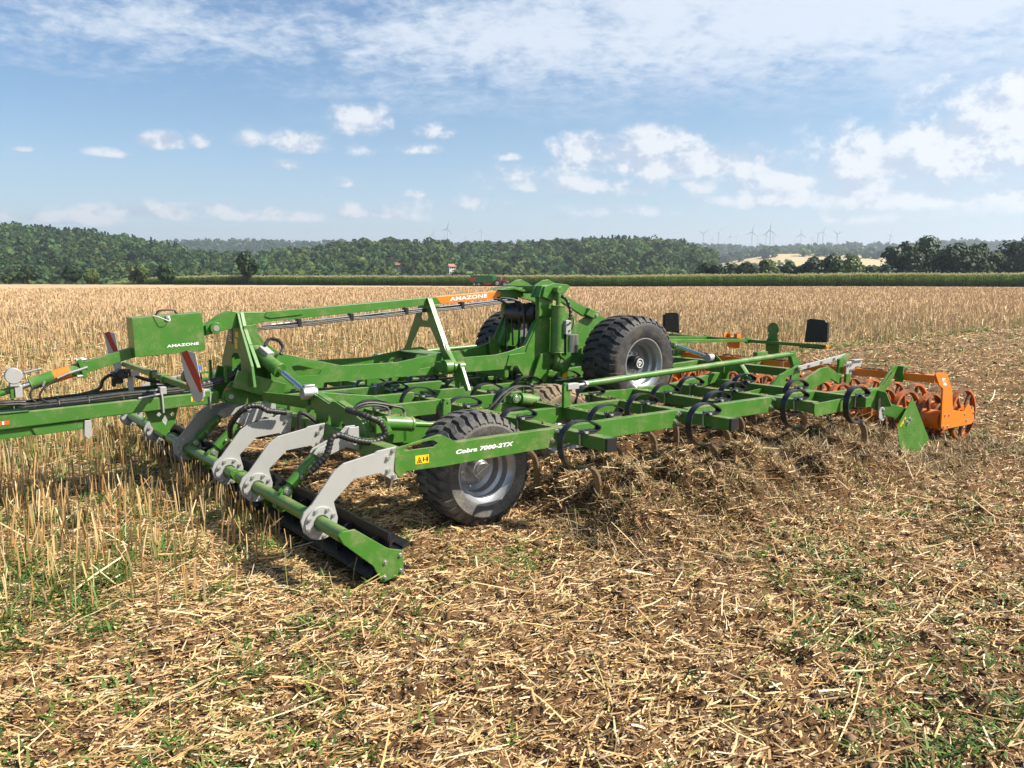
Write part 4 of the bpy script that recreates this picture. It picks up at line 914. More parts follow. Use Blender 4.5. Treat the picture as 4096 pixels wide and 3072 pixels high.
# ---- fold cylinders and hinge brackets ---------------------------------------------------------------------------------------
for s in (1, -1):
    p0 = (.30, s * .20, 1.44); p1 = (.42, s * .56, 1.262); p2 = (.50, s * 1.02, 1.078)
    c = part(MB().cyl(p0, p1, .072, n=28).cyl(tuple(p1[i] + (p0[i] - p1[i]) * .08 for i in range(3)), tuple(p1[i] + (p1[i] - p0[i]) * .02 for i in range(3)), .078, n=28).cyl(tuple(p0[i] + (p0[i] - p1[i]) * .12 for i in range(3)), p0, .05, n=20), 'fold_cylinder', G)
    part(MB().cyl(p1, p2, .030), 'piston_rod', M['chrome'], c, 0)
    part(MB().cyl((.45, s * 1.03, 1.075), (.60, s * 1.03, 1.075), .062, n=24).box(.47, .58, s * 1.03 - .03, s * 1.03 + .03, 1.06, 1.16), 'rod_eye', ST, c, .008)
    part(MB().beam((.34, s * .30, 1.475), (.38, s * .43, 1.405), .085, .06), 'valve_block', GV, c)
    part(MB().tube([(.36, s * .34, 1.50), (.42, s * .30, 1.56), (.50, s * .34, 1.55), (.52, s * .42, 1.48), (.46, s * .50, 1.42)], .018, 8, ribs=.1), 'hose', M['hose'], c, 0)
    br = [(.97, 1.09), (1.43, 1.015), (1.50, 1.05), (1.57, 1.05), (1.96, .98), (2.09, .947), (2.17, .853), (2.19, .70), (2.02, .70), (1.98, .82), (1.90, .70), (1.80, .70), (1.76, .86), (1.66, .90), (1.60, .70), (1.46, .70), (1.46, .88), (1.38, .92), (1.28, .70), (1.13, .70), (1.12, .90), (1.0, .93), (.90, .85), (.88, .97), (.93, 1.05)]
    part(MB().prism([(s * a, b) for a, b in br], .55, .575, 'u'), 'hinge_bracket', G, bevel=.003)
    mb = MB()
    for (a, b), (c2, d2) in (((1.02, 1.082), (1.43, 1.015)), ((1.57, 1.052), (1.96, .982)), ((1.96, .982), (2.09, .947)), ((2.09, .947), (2.17, .853)), ((2.17, .853), (2.19, .72))):
        mb.beam((.605, s * a, b), (.605, s * c2, d2), *((.07, .016) if abs(b - d2) < .12 else (.016, .07)))
    for v in (1.40, 1.70, 1.95): mb.beam((.62, s * v, .87), (.63, s * (v + .06), .70), .02, .09)
    part(mb, 'hinge_bracket_flange', G)
    part(MB().beam((.30, s * .40, .99), (.545, s * .98, .99), .025, .09).beam((.36, s * .38, .96), (.62, s * .98, .93), .025, .08), 'hinge_link', G)
# ---- tine frames --------------------------------------------------------------------------------------------------------------
TINES = []
def barset(bars, parent=ROOT):
    for (u, v0, v1, cap) in bars:
        b = part(MB().box(u, u + .11, v0, v1, .722, .838), 'cross_bar', GD, parent, .006)
        for q, c in ((v0, cap and v0 < -3), (v1, cap and v1 > 3)):
            if c: part(MB().box(u - .002, u + .112, min(q, q + .028 * np.sign(q)), max(q, q + .028 * np.sign(q)), .72, .84), 'end_cap', BK, b, .003)
for s in (1, -1):
    lr = lambda a, b: (a, b) if s > 0 else (-b, -a)
    sv = s
    barset([(2.08, *lr(1.06, 3.57), True), (2.90, *lr(1.06, 2.868), False), (3.72, *lr(1.48, 3.57), True), (4.52, *lr(1.48, 2.868), False), (5.31, *lr(1.48, 3.44), False), (6.10, *lr(1.30, 3.60), False)])
    cob = [(.40, .86), (.80, .925), (.835, .92), (.985, .842), (2.079, .842), (2.079, .672), (.84, .656), (.50, .665), (.435, .622), (.40, .68)]
    cp = part(MB().prism(cob, *lr(2.935, 2.955), 'v', [[(.485, .833), (.493, .86), (.72, .887), (.76, .883), (.802, .857), (.759, .83)]]), 'side_plate', G, bevel=.003)
    if s > 0:
        sticker(cp, .584, .71, 2.955, .71, .779, -.02)
        text('lettering', 'Cobra 7000-2TX', M['white'], cp, (.972, 2.955, .741), .597, .037, shear=.22, bold=.042, slope=.0)
    sb = part(MB().box(1.0, 2.079, *lr(2.87, 2.934), .674, .84).box(2.191, 3.719, *lr(2.87, 2.953), .674, .846).box(3.831, 5.309, *lr(2.87, 2.953), .674, .846).box(5.421, 6.099, *lr(2.87, 2.953), .674, .846), 'side_beam', G)
    mb = MB()
    for u in (2.20, 3.70, 3.84): mb.bolt((u - .03, s * 2.955, .80), (0, s, 0), .013, .02).bolt((u - .03, s * 2.955, .72), (0, s, 0), .013, .02)
    for u in (2.06, 3.69, 3.86, 5.28): mb.bolt((u, s * 2.956, .815), (0, s, 0), .015, .024).bolt((u - .05, s * 2.956, .735), (0, s, 0), .015, .024)
    part(mb, 'flange_bolts', ST, sb, 0)
    part(MB().prism([(5.305, .825), (6.21, .842), (6.145, .69), (5.32, .68), (5.30, .75)], *lr(3.445, 3.465), 'v'), 'end_plate', G)
    part(MB().box(.98, 2.079, *lr(1.98, 2.06), .68, .842).box(2.191, 2.899, *lr(1.98, 2.06), .68, .842).box(3.011, 3.719, *lr(1.98, 2.06), .68, .842).prism([(.60, .70), (.60, .95), (.86, .945), (1.02, .84), (1.02, .70)], *lr(1.98, 2.06), 'v'), 'middle_beam', G)
    part(MB().box(2.4, 2.899, *lr(1.42, 1.48), .70, .845).box(3.011, 5.15, *lr(1.40, 1.478), .70, .845).prism([(5.15, .70), (5.15, .835), (6.10, .925), (6.35, .94), (6.35, .80), (6.05, .80), (5.60, .72)], *lr(1.40, 1.478), 'v'), 'inner_beam', G)
    part(MB().prism([(s * 1.31, .94), (s * 1.76, 1.05), (s * 1.85, .95), (s * 1.96, .785), (s * 1.85, .74), (s * 1.74, .92), (s * 1.68, .96), (s * 1.57, .94), (s * 1.50, .715), (s * 1.31, .715)], 6.215, 6.24, 'u').beam((6.26, s * 1.76, 1.05), (6.26, s * 1.85, .95), .05, .012).beam((6.26, s * 1.85, .95), (6.26, s * 1.96, .785), .05, .012), 'rear_bracket', G)
    part(MB().prism([(.58, .70), (.58, 1.06), (.71, 1.05), (1.24, .97), (1.30, .965), (1.42, .90), (1.5, .845), (1.5, .70)], *lr(.83, .86), 'v').box(1.5, 2.079, *lr(.80, .86), .69, .845).box(2.191, 2.899, *lr(.80, .86), .69, .845).box(3.011, 3.719, *lr(.80, .86), .69, .845).box(3.831, 4.4, *lr(.80, .86), .69, .845), 'centre_beam', GD)
    part(MB().box(.58, 2.079, *lr(.32, .39), .72, .88).box(2.191, 2.899, *lr(.32, .39), .72, .88).box(3.011, 3.719, *lr(.32, .39), .72, .88), 'centre_beam', GD)
    part(MB().box(.45, .57, *lr(1.10, 2.93), .70, .82), 'front_beam', G)
    TINES += [(2.08, s * v) for v in (1.47, 2.40, 3.30)] + [(2.90, s * v) for v in (1.2, 2.76)] + [(3.72, s * v) for v in (1.62, 2.46, 3.30)] + [(4.52, s * v) for v in (2.05, 2.80)] + [(5.31, s * v) for v in (1.75, 2.38, 3.25)] + [(6.10, s * v) for v in (1.95, 2.72, 3.52)]
    barset([(1.20, *lr(.42, 1.95), False)])
    TINES += [(1.20, s * 1.13), (1.20, s * .48)]
barset([(2.08, -.79, .79, False), (2.90, -.79, .79, False), (3.72, -.79, .79, False), (4.52, -.9, .9, False)])
part(MB().box(.45, .57, -1.05, 1.05, .70, .82), 'front_beam', G)
TINES += [(2.08, v) for v in (-.6, -.08, .56)] + [(2.90, v) for v in (-.72, .15, .75)] + [(3.72, v) for v in (-.65, -.2, .46)] + [(4.52, v) for v in (-.5, .3)]
# one spring tine: flat curved strip in the plane v = const, bar front face at u = 0
tp = [(.03, .853), (.10, .853), (.155, .862), (.168, .885), (.12, .915), (.05, .945), (-.03, .958), (-.11, .957), (-.18, .935), (-.235, .89), (-.265, .83), (-.272, .765), (-.262, .70), (-.232, .635), (-.185, .585), (-.13, .553), (-.07, .54), (0, .545), (.06, .535), (.115, .495), (.155, .43), (.172, .35), (.175, .25), (.165, .12), (.135, 0.0), (.09, -.12)]
def strip(pts_, width, thick, sub=4, w_end=None):
    P = [Vector((p[0], 0, p[1])) for p in pts_]; path = []
    for i in range(len(P) - 1):
        p0 = P[max(i - 1, 0)]; p1 = P[i]; p2 = P[i + 1]; p3 = P[min(i + 2, len(P) - 1)]
        for j in range(sub):
            t = j / sub; path.append(0.5 * ((2 * p1) + (-p0 + p2) * t + (2 * p0 - 5 * p1 + 4 * p2 - p3) * t * t + (-p0 + 3 * p1 - 3 * p2 + p3) * t ** 3))
    path.append(P[-1]); bm = bmesh.new(); rings = []
    for i, p in enumerate(path):
        d = (path[min(i + 1, len(path) - 1)] - path[max(i - 1, 0)]).normalized(); nrm = Vector((-d.z, 0, d.x)); h = width / 2
        rings.append([bm.verts.new(L3(p + nrm * a * thick / 2 + Vector((0, b * h, 0)))) for a, b in ((-1, -1), (-1, 1), (1, 1), (1, -1))])
    for a, b in zip(rings[:-1], rings[1:]):
        for i in range(4): f = bm.faces.new((a[i], a[(i + 1) % 4], b[(i + 1) % 4], b[i])); f.smooth = True
    bm.faces.new(rings[0]); bm.faces.new(rings[-1]); return bm
mb = MB(); mb.bm.free(); mb.bm = strip(tp[:19], .07, .013)
t0 = mb.build('tine', M['spring'], ROOT)
mb = MB(); mb.bm.free(); mb.bm = strip([(.055, .537), (.085, .522), (.115, .495), (.147, .45), (.157, .425), (.174, .35), (.178, .25), (.168, .12), (.138, 0), (.09, -.12)], .075, .026)
mb.build('share', M['worn'], t0, .003)
part(MB().box(-.05, .125, -.052, .052, .842, .8465).box(-.03, .11, -.04, .04, .8595, .868), 'clamp', BK, t0)
part(MB().box(-.065, .04, -.05, .03, .700, .712), 'clamp_plate', BK, t0)
part(MB().cyl((-.014, -.038, .70), (-.014, -.038, .885), .008, n=8).cyl((-.014, -.038, .868), (-.014, -.038, .885), .015, n=6).prism([(-.035, .868), (.005, .868), (.0, .85), (-.03, .85)], .036, .058, 'v').cyl((.06, -.02, .868), (.06, -.02, .878), .015, n=6), 'clamp_bolt', ST, t0, 0)
r5 = random.Random(4)
for i, (u, v) in enumerate(TINES):
    t = t0 if i == 0 else dup(t0, ROOT)
    t.location = L3((u, v, 0)); t.rotation_euler = (0, rad(r5.uniform(-2.5, 2.5)), 0)
    if t is not t0 and i % 9 == 4: pass
    # keep the clamp at bar height when the spring flexes
    a = t.rotation_euler[1]; t.location.x -= math.sin(a) * .85; t.location.z += (1 - math.cos(a)) * .85
# ---- knife roller ----------------------------------------------------------------------------------------------------------------
armp = [(.405, .882), (.237, .866), (.215, .851), (-.046, .808), (-.128, .755), (-.313, .529), (-.372, .483), (-.398, .422), (-.378, .333), (-.321, .275), (-.263, .255), (-.172, .283), (-.115, .345), (-.105, .40), (-.126, .487), (-.135, .527), (.032, .674), (.254, .69), (.372, .613), (.417, .621), (.374, .682), (.394, .859)]
mb = MB().prism(armp, -.010, .010, 'v')
arm0 = mb.build('roller_arm', GV, ROOT, .003)
mb = MB()
mb.lathe((-.245, .016, .385), [(.062, 0), (.062, .008), (.125, .008), (.125, -.006), (.062, -.006)], 32)
mb.build('clamp_ring', GV, arm0, .002)
mb = MB()
for a in (-2.2, -1.4, -.35, .45, 1.1, 2.0, 2.75, 3.5): mb.bolt((-.245 + .105 * math.cos(a), .024, .385 + .105 * math.sin(a)), (0, 1, 0), .012, .016)
for q in ((.372, .855), (.325, .80), (.325, .70), (.375, .648)): mb.bolt((q[0], .010, q[1]), (0, 1, 0), .015, .02)
mb.build('arm_bolts', ST, arm0)
for i, v in enumerate([2.967, 1.65, .90, -.42, -1.65, -2.967]):
    a = arm0 if i == 0 else dup(arm0, ROOT)
    a.location = L3((0, v, 0))
knives = None
def knife_roller(v0, v1, ends):
    t = part(MB().cyl((-.245, v0, .385), (-.245, v1, .385), .052, n=28), 'roller_tube', G, bevel=0)
    d = part(MB().cyl((.13, v0 + .03, .12), (.13, v1 - .03, .12), .05, n=20), 'knife_roller', BK, bevel=0)
    for k in range(6):
        a = .45 + k * 1.0472; c, s_ = math.cos(a), math.sin(a)
        q = MB(); p = [(.13 + .05 * c, .12 + .05 * s_), (.13 + .195 * c, .12 + .195 * s_)]; n_ = (-s_ * .006, c * .006)
        q.prism([(p[0][0] + n_[0], p[0][1] + n_[1]), (p[1][0] + n_[0], p[1][1] + n_[1]), (p[1][0] - n_[0], p[1][1] - n_[1]), (p[0][0] - n_[0], p[0][1] - n_[1])], v0 + .05, v1 - .05, 'v')
        q.prism([(p[1][0] - c * .06 + n_[0] * 3, p[1][1] - s_ * .06 + n_[1] * 3), (p[1][0] + c * .012 + n_[0] * 3, p[1][1] + s_ * .012 + n_[1] * 3), (p[1][0] + c * .012 + n_[0], p[1][1] + s_ * .012 + n_[1]), (p[1][0] - c * .06 + n_[0], p[1][1] - s_ * .06 + n_[1])], v0 + .05, v1 - .05, 'v')
        part(q, 'knife', BK if k % 2 == 0 else M['spring'], d)
    q = MB()
    for k in range(5):
        vv = v0 + .2 + (v1 - v0 - .4) * k / 4; q.lathe((.13, vv, .12), [(.05, -.006), (.15, -.006), (.15, .006), (.05, .006)], 20)
        q.bolt((.13 + .13 * math.cos(.9), vv, .12 + .19), (0, 0, 1), .014, .016)
    part(q, 'knife_disc', BK, d, 0)
    ep = [(-.30, .40), (-.268, .425), (-.173, .425), (.071, .245), (.10, .228), (.204, .196), (.217, .03), (.20, .015), (.045, -.015), (.03, -.01), (-.033, .123), (-.261, .33)]
    for q_, sg in ends:
        o = part(MB().prism(ep, min(q_, q_ + .02 * sg), max(q_, q_ + .02 * sg), 'v'), 'roller_end_plate', G)
        q = MB()
        for p in ((.185, .165), (.19, .045), (.055, .02), (.06, .135)): q.lathe((p[0], q_ + .0205 * sg, p[1]), [(.0, 0), (.019, 0), (.019, .001 * sg)], 12); q.bolt((p[0], q_ + .02 * sg, p[1]), (0, sg, 0), .012, .014)
        part(q, 'bearing_bolts', ST, o, 0)
    return t
knife_roller(1.22, 3.38, [(3.38, 1), (1.22, -1)]); knife_roller(-1.10, 1.10, [(1.10, 1), (-1.10, -1)]); knife_roller(-3.38, -1.22, [(-3.38, -1), (-1.22, 1)])
for v in (2.20, .30, -.30, -2.20):
    part(MB().prism([(-.31, .34), (-.255, .29), (-.18, .31), (-.165, .40), (-.15, .47), (-.20, .50), (-.25, .47)], v - .03, v - .012, 'v').prism([(-.31, .34), (-.255, .29), (-.18, .31), (-.165, .40), (-.15, .47), (-.20, .50), (-.25, .47)], v + .012, v + .03, 'v'), 'roller_lever', G)
    c = part(MB().cyl((-.16, v, .50), (.055, v, .70), .050, n=24).cyl((-.20, v, .465), (-.16, v, .50), .03).cyl((.055, v, .70), (.09, v, .73), .03).cyl((.095, v - .03, .735), (.095, v + .03, .735), .042), 'roller_cylinder', G)
    part(MB().bolt((.095, v + .045, .735), (0, 1, 0), .02, .02).bolt((-.20, v + .032, .46), (0, 1, 0), .02, .02).cyl((-.08, v + .04, .575), (-.09, v + .07, .56), .013).cyl((.03, v + .035, .675), (.035, v + .05, .672), .014), 'pin', ST, c, 0)
    part(MB().prism([(.03, .745), (.055, .775), (.30, .875), (.36, .93), (.45, .93), (.45, .72), (.33, .765), (.10, .69)], v + .032, v + .044, 'v').prism([(.03, .745), (.055, .775), (.30, .875), (.36, .93), (.45, .93), (.45, .72), (.33, .765), (.10, .69)], v - .044, v - .032, 'v'), 'cylinder_arm', GV)
HR = M['hose']
part(MB().tube([(.36, 2.2, 1.08), (.46, 2.4, 1.032), (.554, 2.42, .982), (.601, 2.42, .904), (.584, 2.42, .847), (.494, 2.42, .818), (.392, 2.42, .834), (.285, 2.42, .868), (.194, 2.40, .907), (.126, 2.40, .894), (.102, 2.40, .826), (.07, 2.40, .753), (.0, 2.38, .68), (-.06, 2.36, .62)], .027, 14, ribs=.075, pitch=.008), 'corrugated_hose', HR, bevel=0)
part(MB().tube([(-.06, 2.36, .62), (-.09, 2.35, .58), (-.085, 2.33, .57)], .012), 'hydraulic_hose', HR, bevel=0)
part(MB().tube([(.36, 2.2, 1.08), (.40, 2.2, 1.06), (.46, 2.2, 1.10), (.56, 2.2, 1.118), (.69, 2.2, 1.10), (.82, 2.21, 1.065), (.885, 2.22, 1.045), (.91, 2.22, 1.0)], .013).tube([(.37, 2.19, 1.06), (.43, 2.19, 1.07), (.53, 2.2, 1.095), (.64, 2.2, 1.09), (.73, 2.21, 1.065), (.755, 2.22, 1.03)], .012), 'hydraulic_hose', HR, bevel=0)
part(MB().tube([(.30, 1.0, .90), (.122, 1.0, .938), (.04, 1.0, .988), (-.055, 1.0, .997), (-.127, .98, .957), (-.165, .9, .879), (-.16, .75, .78), (-.13, .65, .66)], .026, 14, ribs=.075, pitch=.008), 'corrugated_hose', HR, bevel=0)
part(MB().tube([(.45, 1.4, .84), (.30, 1.36, .95), (.28, 1.35, .80), (.32, 1.3, .66)], .02).tube([(.7, 1.2, .92), (.62, 1.5, .95), (.72, 1.8, .90), (.7, 2.1, .86)], .014).tube([(.6, 1.0, .88), (.68, 1.4, .93), (.66, 1.9, .88)], .014), 'hydraulic_hose', HR, bevel=0)
# ---- wheels ------------------------------------------------------------------------------------------------------------------------
def wheel(c, s, R, Wd, rim, rub, nl, hubm, logo=False, spin=0.0, nm='support_wheel'):
    """c: centre of the outer face (u,v,w); s: +1 if the outer side looks towards +v"""
    f = lambda pr: [(r, s * (dv - Wd / 2 - .0)) for r, dv in pr]
    ri = rim
    w_ = MB().lathe(c, [(ri + .008, -.012 * s), (ri + .012, 0), (ri - .006, 0), (ri - .012, -.02 * s), (ri - .05, -.05 * s), (ri - .055, -.12 * s), (ri - .085, -.14 * s), (ri - .09, -.22 * s), (ri - .13, -.245 * s), (.16, -.235 * s), (.12, -.22 * s), (0.0, -.22 * s)], 56)
    w_.lathe(c, [(ri + .008, -.012 * s), (ri - .02, -.03 * s), (ri - .03, -(Wd - .03) * s), (ri + .01, -Wd * s), (ri - .02, -Wd * s), (0, -(Wd - .1) * s)], 40)
    W0 = w_.build(nm, M['rim'], ROOT)
    pr = [(ri - .004, -.006), (ri + .03, .012), (R * .80, .022), (R - .085, .008), (R - .055, -.014), (R - .034, -.05), (R - .024, -Wd / 2), (R - .034, -Wd + .05), (R - .055, -Wd + .014), (R - .085, -Wd - .008), (R * .80, -Wd - .02), (ri + .03, -Wd - .01), (ri - .004, -Wd + .006)]
    T = MB().lathe(c, [(r, dv * s) for r, dv in pr], 72)
    q = MB()
    for side in (0, 1):
        for k in range(nl):
            a0 = (k + .5 * side) * 6.28319 / nl + spin
            x = lambda t: (-Wd / 2 + (t if side == 0 else -t) * Wd / 2)
            pathp = [(a0 + .00, -.04), (a0 + .01, .28), (a0 + .03, .55), (a0 + .09, .74), (a0 + .12, .90), (a0 + .125, 1.0)]
            rr = [R, R, R - .003, R - .008, R - .020, R - .055]
            hw = 6.28319 / nl * .35
            prev = None
            for (a, t), r_ in zip(pathp, rr):
                ring = [q.bm.verts.new(L3((c[0] + rad_ * math.cos(a + da), c[1] + s * x(t), c[2] + rad_ * math.sin(a + da)))) for rad_, da in ((r_ - .034, -hw), (r_, -hw * .85), (r_, hw * .85), (r_ - .034, hw))]
                if prev:
                    for i in range(3): q.face((prev[i], prev[i + 1], ring[i + 1], ring[i]))
                else: q.face(ring)
                prev = ring
            q.face(prev)
            # shoulder block
            a = a0 + .125
            ring = [q.bm.verts.new(L3((c[0] + rad_ * math.cos(a + da), c[1] + s * (x(1.0) + (.012 if side == 0 else -.012)), c[2] + rad_ * math.sin(a + da)))) for rad_, da in ((R - .10, -hw), (R - .07, -hw * .8), (R - .07, hw * .8), (R - .10, hw))]
            for i in range(3): q.face((prev[i], prev[i + 1], ring[i + 1], ring[i]))
    ty = T.build('tyre', rub, W0)
    part(q, 'tread_lugs', rub, ty, .004)
    hb = part(MB().cyl((c[0], c[1] - s * .24, c[2]), (c[0], c[1] - s * .10, c[2]), .085).cyl((c[0], c[1] - s * .10, c[2]), (c[0], c[1] - s * .075, c[2]), .075, .062), 'hub', BK if logo else hubm, W0, .004)
    q = MB()
    for k in range(8): a = k * .785 + .3; q.bolt((c[0] + .125 * math.cos(a), c[1] - s * .22, c[2] + .125 * math.sin(a)), (0, s, 0), .014, .03)
    part(q, 'wheel_nuts', ST, W0, 0)
    if logo:
        v = c[1] - s * .075
        q = MB().lathe((c[0], v + s * .002, c[2]), [(.050, 0), (.058, 0), (.058, .002 * s), (.050, .002 * s), (.050, 0)], 32)
        tri = [(-.030, .034), (.034, .010), (-.014, -.040)]
        q.prism([(c[0] + a, c[2] + b) for a, b in tri], v + s * .001, v + s * .003, 'v', [[(c[0] - .018, c[2] + .022), (c[0] + .018, c[2] + .008), (c[0] - .010, c[2] - .020)]])
        part(q, 'hub_emblem', M['white'], hb, 0)
        if s > 0: text('lettering', 'ADR', M['white'], hb, (c[0] - .034, v + .0, c[2] + .013), .052, .016, bold=.02)
    else:
        part(MB().beam((c[0] - .07, c[1] - s * .068, c[2] - .04), (c[0] + .075, c[1] - s * .068, c[2] + .045), .012, .022), 'hub_cap_bar', ST, hb)
    return W0
for s in (1, -1):
    wheel((4.74, s * 1.45, 1.13), s, .590, .56, .315, M['rubber'], 30, BK, True, .1, 'transport_wheel')
    wheel((1.455, s * 2.73, .485), s, .512, .47, .305, M['rubber_dusty'], 32, ST, False, .2)
    wheel((3.30, s * 1.62, .485), s, .50, .40, .305, M['rubber_muddy'], 32, ST, False, .35)
    part(MB().beam((1.455, s * 2.20, .485), (1.455, s * 2.52, .485), .09, .09).prism([(1.40, .42), (1.38, .52), (1.70, .86), (1.80, .86), (1.80, .75), (1.53, .43)], s * 2.20 - .02, s * 2.20 + .02, 'v'), 'wheel_arm', G)
    part(MB().beam((3.30, s * 1.12, .485), (3.30, s * 1.40, .485), .09, .09).prism([(3.25, .42), (3.23, .52), (3.45, .70), (3.56, .70), (3.38, .43)], s * 1.12 - .02, s * 1.12 + .02, 'v'), 'wheel_arm', G)
    # depth cylinders
    c = part(MB().cyl((.70, s * 2.22, .930), (.965, s * 2.22, .892), .064, n=28).cyl((.96, s * 2.22, .893), (.985, s * 2.22, .89), .069, n=28).cyl((.64, s * 2.22, .938), (.70, s * 2.22, .930), .04).cyl((.64, s * 2.17, .938), (.64, s * 2.28, .938), .045), 'depth_cylinder', G)
    part(MB().cyl((.985, s * 2.22, .89), (1.38, s * 2.22, .835), .026).cyl((.98, s * 2.22, .891), (1.01, s * 2.22, .887), .03), 'piston_rod', G, c, 0)
    part(MB().cyl((.755, s * 2.22, .985), (.755, s * 2.22, 1.035), .014, n=8).cyl((.91, s * 2.22, .96), (.91, s * 2.22, 1.01), .014, n=8), 'hose_fitting', ST, c, 0)
    part(MB().prism([(.58, .86), (.58, .96), (.66, .985), (.70, .94), (.74, .86)], s * 2.15 - .01, s * 2.15 + .01, 'v').prism([(.58, .86), (.58, .96), (.66, .985), (.70, .94), (.74, .86)], s * 2.30 - .01, s * 2.30 + .01, 'v'), 'cylinder_lug', G)
    c = part(MB().cyl((2.75, s * 1.50, .875), (3.06, s * 1.50, .812), .070, n=28).cyl((2.66, s * 1.50, .893), (2.75, s * 1.50, .875), .045).cyl((2.66, s * 1.45, .893), (2.66, s * 1.57, .893), .05).box(2.60, 2.69, s * 1.5 - .05, s * 1.5 + .05, .845, .93), 'depth_cylinder', G)
    part(MB().cyl((3.06, s * 1.50, .812), (3.34, s * 1.50, .755), .024), 'piston_rod', M['chrome'], c, 0)
    part(MB().box(3.33, 3.42, s * 1.5 - .03, s * 1.5 + .03, .725, .775).cyl((3.29, s * 1.5, .765), (3.335, s * 1.5, .756), .032, n=6).cyl((2.66, s * 1.57, .893), (2.66, s * 1.575, .893), .03), 'rod_end', ST, c)
    part(MB().cyl((2.80, s * 1.5, .93), (2.80, s * 1.5, 1.0), .014, n=8).cyl((2.95, s * 1.5, .90), (2.95, s * 1.5, .955), .014, n=8).box(2.90, 3.0, s * 1.5 - .03, s * 1.5 + .03, .86, .905), 'hose_fitting', G, c, 0)
    part(MB().tube([(2.28, s * 1.55, .80), (2.38, s * 1.55, .87), (2.50, s * 1.53, .95), (2.64, s * 1.52, 1.01), (2.78, s * 1.50, 1.01), (2.80, s * 1.50, .97)], .016).tube([(2.34, s * 1.58, .80), (2.5, s * 1.57, .93), (2.7, s * 1.52, 1.005), (2.88, s * 1.5, 1.0), (2.945, s * 1.5, .95)], .012), 'hydraulic_hose', HR, bevel=0)
    # ---- stabilising strut along the wing
    part(MB().prism([(2.86, .84), (2.86, 1.06), (2.875, 1.095), (2.90, 1.105), (2.93, 1.095), (2.955, 1.05), (2.955, .84)], s * 2.10 - .02, s * 2.10 + .02, 'v'), 'strut_lug', G)
    part(MB().prism([(1.60, .84), (1.61, .97), (1.63, 1.0), (1.66, 1.005), (1.69, .99), (1.70, .95), (1.69, .84)], s * 1.75 - .012, s * 1.75 + .012, 'v', [[(1.64, .955), (1.65, .97), (1.665, .955), (1.65, .94)]]), 'lug', G)
    st = part(MB().cyl((3.20, s * 2.10, 1.070), (6.84, s * 2.10, 1.182), .036, n=24), 'stabiliser_strut', G, bevel=0)
    part(MB().box(2.905, 3.06, s * 2.1 - .035, s * 2.1 + .035, 1.03, 1.092).cyl((3.06, s * 2.1, 1.064), (3.21, s * 2.1, 1.07), .016).cyl((3.16, s * 2.1, 1.067), (3.20, s * 2.1, 1.069), .038, n=6), 'strut_end', GV, st)
    part(MB().prism([(6.78, 1.222), (6.89, 1.215), (6.92, 1.14), (7.03, 1.06), (6.98, .80), (6.86, .80), (6.86, 1.03), (6.80, 1.14)], s * 2.10 - .03, s * 2.10 + .03, 'v'), 'strut_post', G)
    rp = part(MB().prism([(5.60, .77), (5.80, .775), (6.29, .805), (6.46, .94), (6.88, 1.045), (6.905, 1.01), (6.88, .79), (6.60, .785), (6.56, .68), (5.62, .68)], s * 2.19 - .015, s * 2.19 + .015, 'v', [[(6.57, .835), (6.62, .91), (6.72, .925), (6.70, .84)]]), 'riser_plate', G, bevel=.003)
    ga = part(MB().beam((6.80, s * 2.235, 1.005), (7.93, s * 2.235, 1.112), .016, .062), 'adjusting_bar', GV)
    q = MB()
    for t in (.01, .2, .46, .72, .98): q.bolt((6.80 + 1.13 * t, s * 2.244, 1.005 + .107 * t), (0, s, 0), .016, .02)
    part(q, 'bolts', ST, ga, 0)
    part(MB().prism([(6.42, .72), (6.70, .78), (6.85, .87), (7.20, .985), (7.38, 1.0), (7.66, .865), (7.65, .745), (7.45, .825), (7.10, .74), (6.90, .70), (6.45, .66)], s * 2.30 - .018, s * 2.30 + .018, 'v'), 'roller_arm_arch', G)
    part(MB().box(7.64, 7.72, s * 2.28 - .03, s * 2.28 + .03, .74, .88).box(7.72, 7.83, s * 2.36 - .02, s * 2.36 + .02, .76, .88).prism([(7.68, .86), (7.70, 1.08), (7.93, 1.15), (7.96, 1.12), (7.80, 1.0), (7.78, .86)], s * 2.26 - .02, s * 2.26 + .02, 'v'), 'parallelogram_bracket', G)
    part(MB().prism([(7.76, .88), (7.76, 1.04), (8.10, 1.05), (8.15, 1.02), (8.08, .86), (7.95, .80)], s * 2.34 - .008, s * 2.34 + .008, 'v').box(7.90, 8.13, s * 2.34 - .04, s * 2.34 + .04, 1.048, 1.062), 'roller_clamp', GV)
    q = MB()
    for p in ((7.80, 1.0), (7.86, .92), (7.86, 1.0), (7.92, .92)): q.bolt((p[0], s * 2.349, p[1]), (0, s, 0), .016, .02)
    part(q, 'bolts', ST, bevel=0)
    part(MB().prism([(7.39, .72), (7.44, .745), (7.80, 1.02), (7.86, 1.035), (8.05, 1.03), (8.07, 1.0), (7.93, .975), (7.63, .69)], s * 2.97 - .012, s * 2.97 + .012, 'v', [[(7.55, .79), (7.60, .79), (7.80, .945), (7.76, .955)]]).beam((6.21, s * 2.97, .78), (7.50, s * 2.97, .735), .05, .08).box(7.93, 8.10, s * 2.97 - .02, s * 2.97 + .09, 1.0, 1.03).box(7.92, 7.945, s * 2.97 - .02, s * 2.97 + .09, .82, 1.0), 'roller_bracket', G)
    # edge board
    sp_ = [(6.70, .45), (6.77, .515), (7.00, .74), (7.015, .78), (7.035, .735), (7.09, .70), (7.49, .205), (7.28, .09), (6.84, .06)]
    eb = part(MB().prism(sp_, s * 3.66 - .004, s * 3.66 + .004, 'v'), 'edge_board', G, bevel=.001)
    q = MB()
